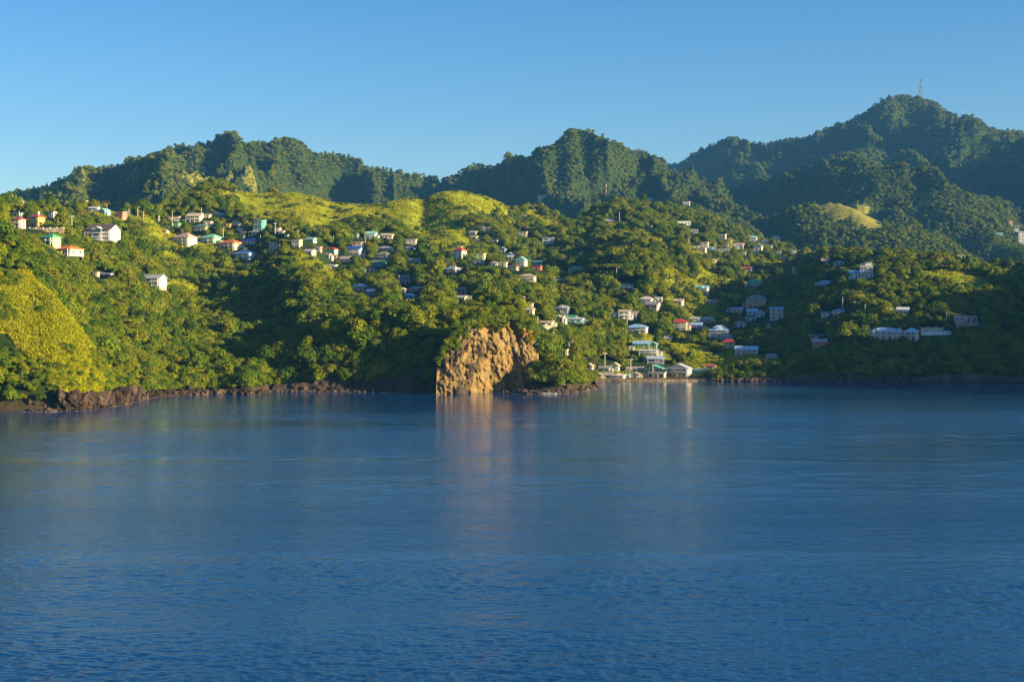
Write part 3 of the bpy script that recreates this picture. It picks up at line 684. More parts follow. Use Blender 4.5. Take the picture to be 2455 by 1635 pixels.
# scatter over the land --------------------------------------------
rng = np.random.RandomState(12)
def sample(n, y0, y1, p0=-420, p1=2700):
    Yr = np.sqrt(rng.uniform(y0*y0, y1*y1, n)); P = rng.uniform(p0, p1, n); return P, Yr
def area(y0, y1, p0=-420, p1=2700): return (p1-p0)/F*(y1*y1-y0*y0)/2
sets = []
for (y0, y1, sp, sc) in ((385, 700, 2.35, 0.53), (700, 1200, 3.0, 0.60), (1200, 1700, 3.7, 0.60), (1700, 2400, 4.7, 0.62), (2400, 4200, 6.8, 0.74)):
    n = int(area(y0, y1)/(sp*sp)); P, Yr = sample(n, y0, y1); sets.append((P, Yr, np.full(n, sc)))
tp = np.concatenate([s[0] for s in sets]); tY = np.concatenate([s[1] for s in sets]); ts = np.concatenate([s[2] for s in sets])
tz = terr_z(tp, tY)
jj = jcol(tp); ii_ = np.clip(np.searchsorted(ys, tY)-1, 0, len(ys)-2)
kind = rng.choice(8, len(tp), p=[.17, .15, .14, .04, .2, .12, .1, .08])
# patches of one kind grow together
patch = vnoise(wx(tp, tY)/38, tY/55, 91); kind = np.where(patch > 0.68, 0, kind); kind = np.where(patch < 0.25, 4, kind)
ts = ts*np.where(rng.rand(len(tp)) < np.where(tY < 1500, 0.045, 0.012), rng.uniform(1.3, 1.9, len(tp)), rng.uniform(0.65, 1.22, len(tp)))*(0.85+0.35*vnoise(wx(tp, tY)/60, tY/60, 93))
TH = np.array([k['H'] for k in TK])[kind]*ts; TR = np.array([k['R'] for k in TK])[kind]*ts
keep = tz > 1.6
sy_b = SYof(tY, tz); sy_t = SYof(tY, tz+TH)
run_b = RUN[np.maximum(ii_-1, 0), jj]
vis = sy_t < run_b+10
keep &= vis
g = gm_s[ii_, jj]
gr = rng.rand(len(tp))
keep &= (g < 0.35)
# headland: only its own bushes; lower left is bush land
hl = (tY < 475) & (tp < 345)
hs_ = np.where(hl, 0.6+0.45*np.clip((20-tp)/40, 0, 1), 1.0); ts = ts*hs_; TH = TH*hs_; TR = TR*hs_; sy_t = SYof(tY, tz+TH)
yfr = sy_b
# edge of the steep cliff: no trees hang on its face
cf = (tp > 1040) & (tp < 1262) & (tY < np.interp(tp, [1040, 1085, 1120, 1150, 1225, 1240, 1262], [500, 504, 511, 515, 516, 513, 500]))
keep &= ~cf
# village street and beach kept clear
keep &= ~((tp > 1425) & (tp < 1790) & (tY < 640) & (rng.rand(len(tp)) < 0.93))
keep &= ~((tp > 1425) & (tp < 1700) & (tY < 606))

for poly, y0, y1 in GRASS[:12]:
    pr = 0.97 if y0 in (380, 800) else 0.85
    keep &= ~((in_poly(tp, sy_t+0.35*(sy_b-sy_t), poly) | in_poly(tp, sy_t+0.05*(sy_b-sy_t), poly)) & (tY < y1+5) & (rng.rand(len(tp)) < pr))
keep &= ~((tp > 1212) & (tp < 1290) & (tY < 512) & (sy_t < 862-(tp-1240)*0.15))
# ------------------------------------------------------------------ houses
PAL = dict(W=(.74,.74,.72), C=(.72,.62,.44), c=(.62,.52,.38), Y=(.72,.42,.08), y=(.70,.62,.30), G=(.10,.42,.22), g=(.42,.66,.36), m=(.30,.66,.46), T=(.10,.46,.42), t=(.32,.62,.62),
           B=(.30,.50,.72), b=(.50,.62,.76), P=(.68,.40,.36), p=(.72,.58,.56), R=(.50,.05,.04), r=(.38,.10,.08), O=(.72,.20,.03), o=(.62,.22,.12), K=(.22,.20,.19), k=(.36,.34,.32),
           L=(.50,.66,.22), N=(.03,.09,.38), S=(.42,.44,.46), s=(.60,.62,.64), U=(.46,.28,.50), D=(.14,.10,.08), E=(.14,.26,.20), F=(.25,.28,.10), V=(.55,.42,.26), X=(.45,.40,.34))
_mc = {}
def paint(key, kind):
    if (key, kind) in _mc: return _mc[(key, kind)]
    m, nt, b, out = new_mat(('wall_' if kind == 'w' else 'roof_')+'paint')
    tc = N(nt, 'ShaderNodeTexCoord'); c = PAL[key]
    mp = N(nt, 'ShaderNodeMapping'); mp.inputs['Scale'].default_value = (1, 1, 0.35) if kind == 'w' else (1, 1, 1); nt.links.new(tc.outputs['Object'], mp.inputs['Vector'])
    n = N(nt, 'ShaderNodeTexNoise', i_Scale=0.9, i_Detail=6.0, i_Roughness=0.7); nt.links.new(mp.outputs[0], n.inputs['Vector'])
    lo = tuple(x*(0.72 if kind == 'w' else 0.6) for x in c); hi = tuple(min(x*1.08, .82) for x in c)
    col = ramp(nt, n.outputs[0], [(0.3, lo), (0.55, c), (0.75, hi)]).outputs[0]
    if kind == 'r':
        wv = N(nt, 'ShaderNodeTexWave', i_Scale=1.2); nt.links.new(tc.outputs['Object'], wv.inputs['Vector'])
        bp = N(nt, 'ShaderNodeBump', i_Strength=0.4, i_Distance=0.05); nt.links.new(wv.outputs[1], bp.inputs['Height']); nt.links.new(bp.outputs[0], b.inputs['Normal'])
        b.inputs['Roughness'].default_value = 0.55
    else: b.inputs['Roughness'].default_value = 0.85
    nt.links.new(col, b.inputs['Base Color']); _mc[(key, kind)] = m; return m
def plain(name, col, rough=0.6):
    m, nt, b, out = new_mat(name); tc = N(nt, 'ShaderNodeTexCoord'); n = N(nt, 'ShaderNodeTexNoise', i_Scale=2.0, i_Detail=3.0); nt.links.new(tc.outputs['Object'], n.inputs['Vector'])
    nt.links.new(ramp(nt, n.outputs[0], [(0.3, tuple(x*.75 for x in col)), (0.7, tuple(min(1, x*1.15) for x in col))]).outputs[0], b.inputs['Base Color']); b.inputs['Roughness'].default_value = rough; return m
M_GLASS = plain('window_glass', (0.02, 0.03, 0.04), 0.12); M_FRAME = plain('white_trim', (.74, .74, .72)); M_DOOR = plain('dark_wood_door', (.10, .055, .03)); M_CONC = plain('concrete', (.34, .32, .29), .9)
M_STONE = rock_mat('rubble_stone', [(0.3, (0.16, 0.12, 0.09)), (0.5, (0.33, 0.25, 0.19)), (0.7, (0.45, 0.36, 0.28))], 0.6, 3.0)
def win_mesh(arch=False):
    mb = MB()     # unit window 1 x 1, faces -y
    if arch:
        pts = [(-.5, 0)]+[(-.5*math.cos(math.pi*k/8), .55+.45*math.sin(math.pi*k/8)) for k in range(9)]+[(.5, 0)]
        pts = [(-.5, 0), (.5, 0)]+[(.5*math.cos(math.pi*k/8), .55+.45*math.sin(math.pi*k/8)) for k in range(9)]
        n = len(pts); mb.add([(x, -.10, z) for x, z in pts]+[(x, .02, z) for x, z in pts], [tuple(range(n))]+[(i, i+n, (i+1) % n+n, (i+1) % n) for i in range(n)], 0)
        return mb
    mb.box(-.5, .5, -.05, .02, 0, 1, 1)
    for a, b_ in ((-.56, -.46), (.46, .56)): mb.box(a, b_, -.12, .0, -.06, 1.06, 0)
    mb.box(-.46, .46, -.12, .0, 1.0, 1.06, 0); mb.box(-.46, .46, -.14, .0, -.08, 0, 0); mb.box(-.03, .03, -.09, -.05, 0, 1, 0)
    return mb
_w = win_mesh().mesh('window'); _w.materials.append(M_FRAME); _w.materials.append(M_GLASS)
_wa = win_mesh(True).mesh('arched_window'); _wa.materials.append(M_GLASS)
_d = MB(); _d.box(-.5, .5, -.06, .02, 0, 1, 0); _d.box(-.6, -.5, -.1, 0, 0, 1.05, 1); _d.box(.5, .6, -.1, 0, 0, 1.05, 1); _d.box(-.5, .5, -.1, 0, 1, 1.05, 1)
_dm = _d.mesh('door'); _dm.materials.append(M_DOOR); _dm.materials.append(M_FRAME)
def inst(name, me, parent, loc, sc, rz=0):
    o = bpy.data.objects.new(name, me); COL.objects.link(o); o.parent = parent; o.location = loc; o.scale = sc; o.rotation_euler = (0, 0, rz); return o

def roof_geo(w, d, z, rh, kind, ov=0.55):
    W, D = w/2+ov, d/2+ov; t = 0.16; mb = MB()
    if kind == 'flat':
        mb.box(-w/2-.25, w/2+.25, -d/2-.25, d/2+.25, z, z+.28); return mb
    if kind == 'shed':
        zb, zf = z+rh, z+.15
        if rh < 0: zb, zf = z, z-rh
        mb.add([(-W,-D,zf),(W,-D,zf),(W,D,zb),(-W,D,zb),(-W,-D,zf+t),(W,-D,zf+t),(W,D,zb+t),(-W,D,zb+t)], [(0,3,2,1),(4,5,6,7),(0,1,5,4),(1,2,6,5),(2,3,7,6),(3,0,4,7)]); return mb
    if kind == 'hip':
        rx = max(W-D, 0.15) if W > D else 0.15; ry = max(D-W, 0.0)
        top = [(-rx, -ry, z+rh), (rx, -ry, z+rh), (rx, ry, z+rh), (-rx, ry, z+rh)]
        low = [(-W, -D, z), (W, -D, z), (W, D, z), (-W, D, z)]
        mb.add(low+[(x, y, zz-t) for x, y, zz in low]+top+[(0, 0, 0)][:0],
               [(0, 1, 9, 8), (1, 2, 10, 9), (2, 3, 11, 10), (3, 0, 8, 11), (8, 9, 10, 11), (4, 5, 1, 0), (5, 6, 2, 1), (6, 7, 3, 2), (7, 4, 0, 3), (7, 6, 5, 4)])
        return mb
    if kind == 'gable':   # ridge along x
        for s in (-1, 1):
            y0 = s*D; mb.add([(-W, y0, z-.1), (W, y0, z-.1), (W, 0, z+rh), (-W, 0, z+rh), (-W, y0, z-.1-t), (W, y0, z-.1-t), (W, 0, z+rh-t), (-W, 0, z+rh-t)],
                             [(0,1,2,3),(7,6,5,4),(4,5,1,0),(5,6,2,1),(7,4,0,3)])
        return mb
    if kind == 'gablef':  # ridge along y, gable to the front
        for s in (-1, 1):
            x0 = s*W; mb.add([(x0, -D, z-.1), (x0, D, z-.1), (0, D, z+rh), (0, -D, z+rh), (x0, -D, z-.1-t), (x0, D, z-.1-t), (0, D, z+rh-t), (0, -D, z+rh-t)],
                             [(0,1,2,3),(7,6,5,4),(4,5,1,0),(5,6,2,1),(7,4,0,3)])
        return mb

HOUSES = []   # (x0,y0,x1,y1,distance) for clearing trees
LAND = {}     # short name -> (px, py)
def house(x0, y0, x1, y1, rt, rc, wc, st, yaw, feats, label, short=None, name='house'):
    cx = (x0+x1)/2; _, Y, z = hit(cx, y1, 590 if (cx > 1402 and y1 > 860) else 560)
    gz = float(terr_z(cx, Y)); z = wz(y1, Y) if abs(gz-wz(y1, Y)) < 6 else gz
    Wd = (x1-x0)*Y/F; Hd = (y1-y0)*Y/F; a = math.radians(abs(yaw)); q = 0.72
    w_ = Wd/(math.cos(a)+q*math.sin(a)); d = w_*q
    if w_ < 1.5*Hd*0.6: d = w_*0.9
    rh = {'flat': 0.28, 'shed': 0.8}.get(rt, min(0.34*Hd, 0.36*(d if rt != 'gablef' else w_)))
    wh = max(Hd-rh, 1.6); ox = -math.sin(math.radians(yaw)); oy = math.cos(math.radians(yaw))
    ctr = (wx(cx, Y), Y+(d*0.5*math.cos(a)+w_*.5*math.sin(a)))
    root = empty(name, (ctr[0], ctr[1], z), math.radians(yaw), label, 'house' if name == 'house' else name.replace('_', ' '), 'houses on the hillside' if name == 'house' else None)
    near = Y < 1000
    # walls
    mb = MB(); mb.box(-w_/2, w_/2, -d/2, d/2, 0, wh)
    if rt == 'gable': 
        for s in (-1, 1): mb.add([(s*w_/2, -d/2, wh), (s*w_/2, d/2, wh), (s*w_/2, 0, wh+rh*(1-.1))], [(0, 1, 2) if s > 0 else (2, 1, 0)])
    if rt == 'gablef':
        for s in (-1, 1): mb.add([(-w_/2, s*d/2, wh), (w_/2, s*d/2, wh), (0, s*d/2, wh+rh*.9)], [(0, 1, 2) if s < 0 else (2, 1, 0)])
    if rt == 'shed':
        for s in (-1, 1): mb.add([(s*w_/2, -d/2, wh), (s*w_/2, d/2, wh), (s*w_/2, d/2, wh+rh)], [(0, 1, 2) if s > 0 else (2, 1, 0)])
        mb.add([(-w_/2, d/2, wh), (w_/2, d/2, wh), (w_/2, d/2, wh+rh), (-w_/2, d/2, wh+rh)], [(3, 2, 1, 0)])
    mb.build('wall', paint(wc, 'w'), root)
    R = roof_geo(w_, d, wh+.01, rh, rt).build('roof', paint(rc, 'r'), root)
    if 'd' in feats:      # small front gable on the roof
        g = MB(); gw = w_*0.22; zt = wh+rh*.82; yb = -d*.12; g.add([(-gw, -d/2-.58, wh), (gw, -d/2-.58, wh), (0, -d/2-.58, zt), (-gw*.9, yb, wh+rh*.3), (gw*.9, yb, wh+rh*.3), (0, yb+d*.1, zt)], [(0, 1, 2), (0, 2, 5, 3), (2, 1, 4, 5)])
        g.build('gable', paint(wc if 'D' in feats else rc, 'w' if 'D' in feats else 'r'), root)
    # what stands under the house on the slope
    fb = MB(); dep = 5.5
    if 's' in feats:
        for i in range(4):
            for s in (-1, 1): fb.box(-w_/2+.1+i*(w_-.5)/3, -w_/2+.4+i*(w_-.5)/3, s*(d/2-.3)-.15, s*(d/2-.3)+.15, -dep, -.01)
        fb.box(-w_/2-.12, w_/2+.12, -d/2-.12, d/2+.12, -.25, -.012); fb.build('stilts', M_CONC, root)
    elif name != 'shed':
        fb.box(-w_/2+.05, w_/2-.05, -d/2+.05, d/2-.05, -dep, -.01); fb.build('foundation', M_CONC, root)
    n = max(1, st); sh = wh/n
    if Y > 1550 and n_small(x0, y0, x1, y1): return root
    nw = max(1, min(6, int(round(w_/2.7)))); ww = min(1.25, w_/nw*.42); hh = min(1.35, sh*.45)
    for f in range(n):
        zb = f*sh+sh*.32
        for i in range(nw):
            xx = -w_/2+(i+.5)*w_/nw
            if f == 0 and i == nw//2 and near: inst('door', _dm, root, (xx, -d/2, .02), (min(1.0, w_/nw*.45), 1, min(2.1, sh*.78)))
            elif 'a' in feats: inst('window', _wa, root, (xx, -d/2, f*sh+sh*.22), (min(1.9, w_/nw*.62), 1.3, sh*.58))
            else: inst('window', _w, root, (xx, -d/2, zb), (ww, 1, hh))
        ns = 2 if d > 4 else 1
        for i in range(ns if (near or f == 0) else 0):
            yy = -d/2+(i+.5)*d/ns; inst('window', _w, root, (w_/2, yy, zb), (ww, 1, hh), math.pi/2)
            if near: inst('window', _w, root, (-w_/2, yy, zb), (ww, 1, hh), -math.pi/2)
    if 'b' in feats:      # balconies: slab, posts, rail on every upper floor (ground floor too when raised)
        bb = MB(); rl = MB(); bd = 1.5
        for f in range(1 if n > 1 else 0, n):
            zb = f*sh; bb.box(-w_/2-.05, w_/2+.05, -d/2-bd, -d/2-.004, zb-.12, zb+.06)
            rl.box(-w_/2, w_/2, -d/2-bd, -d/2-bd+.07, zb+.85, zb+.95)
            k = max(4, int(w_/.55))
            for i in range(k+1): xx = -w_/2+.03+i*(w_-.06)/k; rl.box(xx-.03, xx+.03, -d/2-bd+.01, -d/2-bd+.06, zb+.061, zb+.849)
            for s in (-1, 1): rl.box(s*w_/2-.035, s*w_/2+.035, -d/2-bd+.08, -d/2-.02, zb+.85, zb+.95)
        bb.build('balcony', paint('s', 'w'), root); rl.build('railing', M_FRAME, root)
        pk = max(2, int(w_/3.2)); 
        for i in range(pk+1):
            xx = -w_/2+.12+i*(w_-.24)/pk; p_ = MB(); p_.box(xx-.11, xx+.11, -d/2-bd+.09, -d/2-bd+.31, -2.0, wh-.02); p_.build('post', M_FRAME, root)
        r2 = MB(); r2.add([(-w_/2-.4, -d/2-bd-.35, wh-.22), (w_/2+.4, -d/2-bd-.35, wh-.22), (w_/2+.4, -d/2-.5, wh-.02), (-w_/2-.4, -d/2-.5, wh-.02)]+[(-w_/2-.4, -d/2-bd-.35, wh-.12), (w_/2+.4, -d/2-bd-.35, wh-.12), (w_/2+.4, -d/2-.5, wh+.08), (-w_/2-.4, -d/2-.5, wh+.08)],
                          [(0,3,2,1),(4,5,6,7),(0,1,5,4),(1,2,6,5),(2,3,7,6),(3,0,4,7)]); r2.build('porch_roof', paint(rc, 'r'), root)
    if near and name == 'house' and 20 < (x1-x0) < 75 and 'M' not in feats and int(x0*7+y0) % 3 != 0:    # a lean-to room at one side
        s_ = -1 if int(x0+y1) % 2 else 1; aw = w_*.26; ah = min(wh*.62, 2.5); an = MB(); xa, xb_ = sorted((s_*(w_/2+.003), s_*(w_/2+aw))); an.box(xa, xb_, -d*.30, d*.36, -3, ah); A_ = an.build('annex', paint(wc, 'w'), root)
        ar = MB(); ar.add([(xa-.25*(s_ < 0), -d*.36, ah+.02), (xb_+.25*(s_ > 0), -d*.36, ah+.02), (xb_+.25*(s_ > 0), d*.38, ah+.5), (xa-.25*(s_ < 0), d*.38, ah+.5)]+[(xa-.25*(s_ < 0), -d*.36, ah+.14), (xb_+.25*(s_ > 0), -d*.36, ah+.14), (xb_+.25*(s_ > 0), d*.38, ah+.62), (xa-.25*(s_ < 0), d*.38, ah+.62)], [(0,3,2,1),(4,5,6,7),(0,1,5,4),(1,2,6,5),(2,3,7,6),(3,0,4,7)])
        ar.build('annex_roof', paint('k' if int(x0) % 2 else rc, 'r'), A_); inst('window', _w, A_, ((xa+xb_)/2, -d*.30, ah*.4), (min(.9, aw*.5), 1, ah*.35))
    if 'M' in feats:      # projecting centre bay with arched windows under a gable
        bw = w_*.19; yb_ = -d/2-1.6; by = MB(); by.box(-bw, bw, yb_, -d/2-.004, -3, wh+.3); by.add([(-bw, yb_, wh+.3), (bw, yb_, wh+.3), (0, yb_, wh+1.6), (-bw, -d/2+2.5, wh+.3), (bw, -d/2+2.5, wh+.3), (0, -d/2+2.5, wh+1.6)], [(0, 1, 2)])
        bo = by.build('centre_bay', paint('W', 'w'), root); gr_ = MB()
        for s in (-1, 1): gr_.add([(s*(bw+.3), yb_-.3, wh+.12), (s*(bw+.3), -d/2+3, wh+.12), (0, -d/2+3, wh+1.75), (0, yb_-.3, wh+1.75), (s*(bw+.3), yb_-.3, wh), (0, yb_-.3, wh+1.6)], [(0, 1, 2, 3), (0, 3, 5, 4)])
        gr_.build('bay_roof', paint('p', 'r'), bo)
        for f in (1, 2):
            for i in range(3 if f == 2 else 2): inst('arched_window', _wa, bo, ((i-(1 if f == 2 else .5))*bw*.62, yb_-.01, f*wh/3+.55), (.95, 1, 1.7))
        for f in (1, 2):
            b2 = MB(); b2.box(-bw*1.02, bw*1.02, yb_-.5, yb_-.003, f*wh/3-.02, f*wh/3+.12); b2.build('ledge', M_FRAME, bo)
    if 'e' in feats:      # roof terrace: parapet posts and a small pavilion
        tr_ = MB()
        for i in range(9): xx = -w_/2+.1+i*(w_-.2)/8; tr_.box(xx-.07, xx+.07, -d/2, -d/2+.14, wh+.285, wh+1.1)
        tr_.box(-w_/2, w_/2, -d/2+.02, -d/2+.12, wh+1.102, wh+1.2); tr_.build('railing', M_FRAME, root)
        pv_ = MB(); pv_.box(-w_*.1, w_*.42, -d*.1, d*.4, wh+.285, wh+2.2); pb_ = pv_.build('roof_room', paint('W', 'w'), root); pr_ = MB(); pr_.box(-w_*.14, w_*.46, -d*.2, d*.44, wh+2.205, wh+2.4); pr_.build('roof', paint('E', 'r'), pb_)
    if 'G' in feats:      # three gables over the balconies
        for q in (-.33, 0.02, .36):
            g = MB(); gw = w_*.075; xg = q*w_; yf_ = -d/2-1.9; zt = wh+1.5
            g.add([(xg-gw, yf_, wh-.1), (xg+gw, yf_, wh-.1), (xg, yf_, zt), (xg-gw, -d/2+1.5, wh+.1), (xg+gw, -d/2+1.5, wh+.1), (xg, -d/2+2.2, zt)], [(0, 1, 2)]); go_ = g.build('gable', paint('W', 'w'), root)
            g2 = MB()
            for s in (-1, 1): g2.add([(xg+s*(gw+.35), yf_-.3, wh-.2), (xg+s*(gw+.35), -d/2+2, wh-.05), (xg, -d/2+2.6, zt+.15), (xg, yf_-.3, zt+.15)], [(0, 1, 2, 3)])
            g2.build('gable_roof', paint('b', 'r'), go_)
    if 't' in feats:
        tk = MB(); tk.tube([(w_*.2, 0, wh+rh*.5), (w_*.2, 0, wh+rh+1.0)], .6, 10); tk.build('water_tank', plain('tank', (.6, .6, .6)), root)
    HOUSES.append((x0, y0, x1, y1, Y)); LAND[short or label] = (cx, (y0+y1)/2)
    if short: root['short'] = short
    return root
def n_small(x0, y0, x1, y1): return (x1-x0) < 12

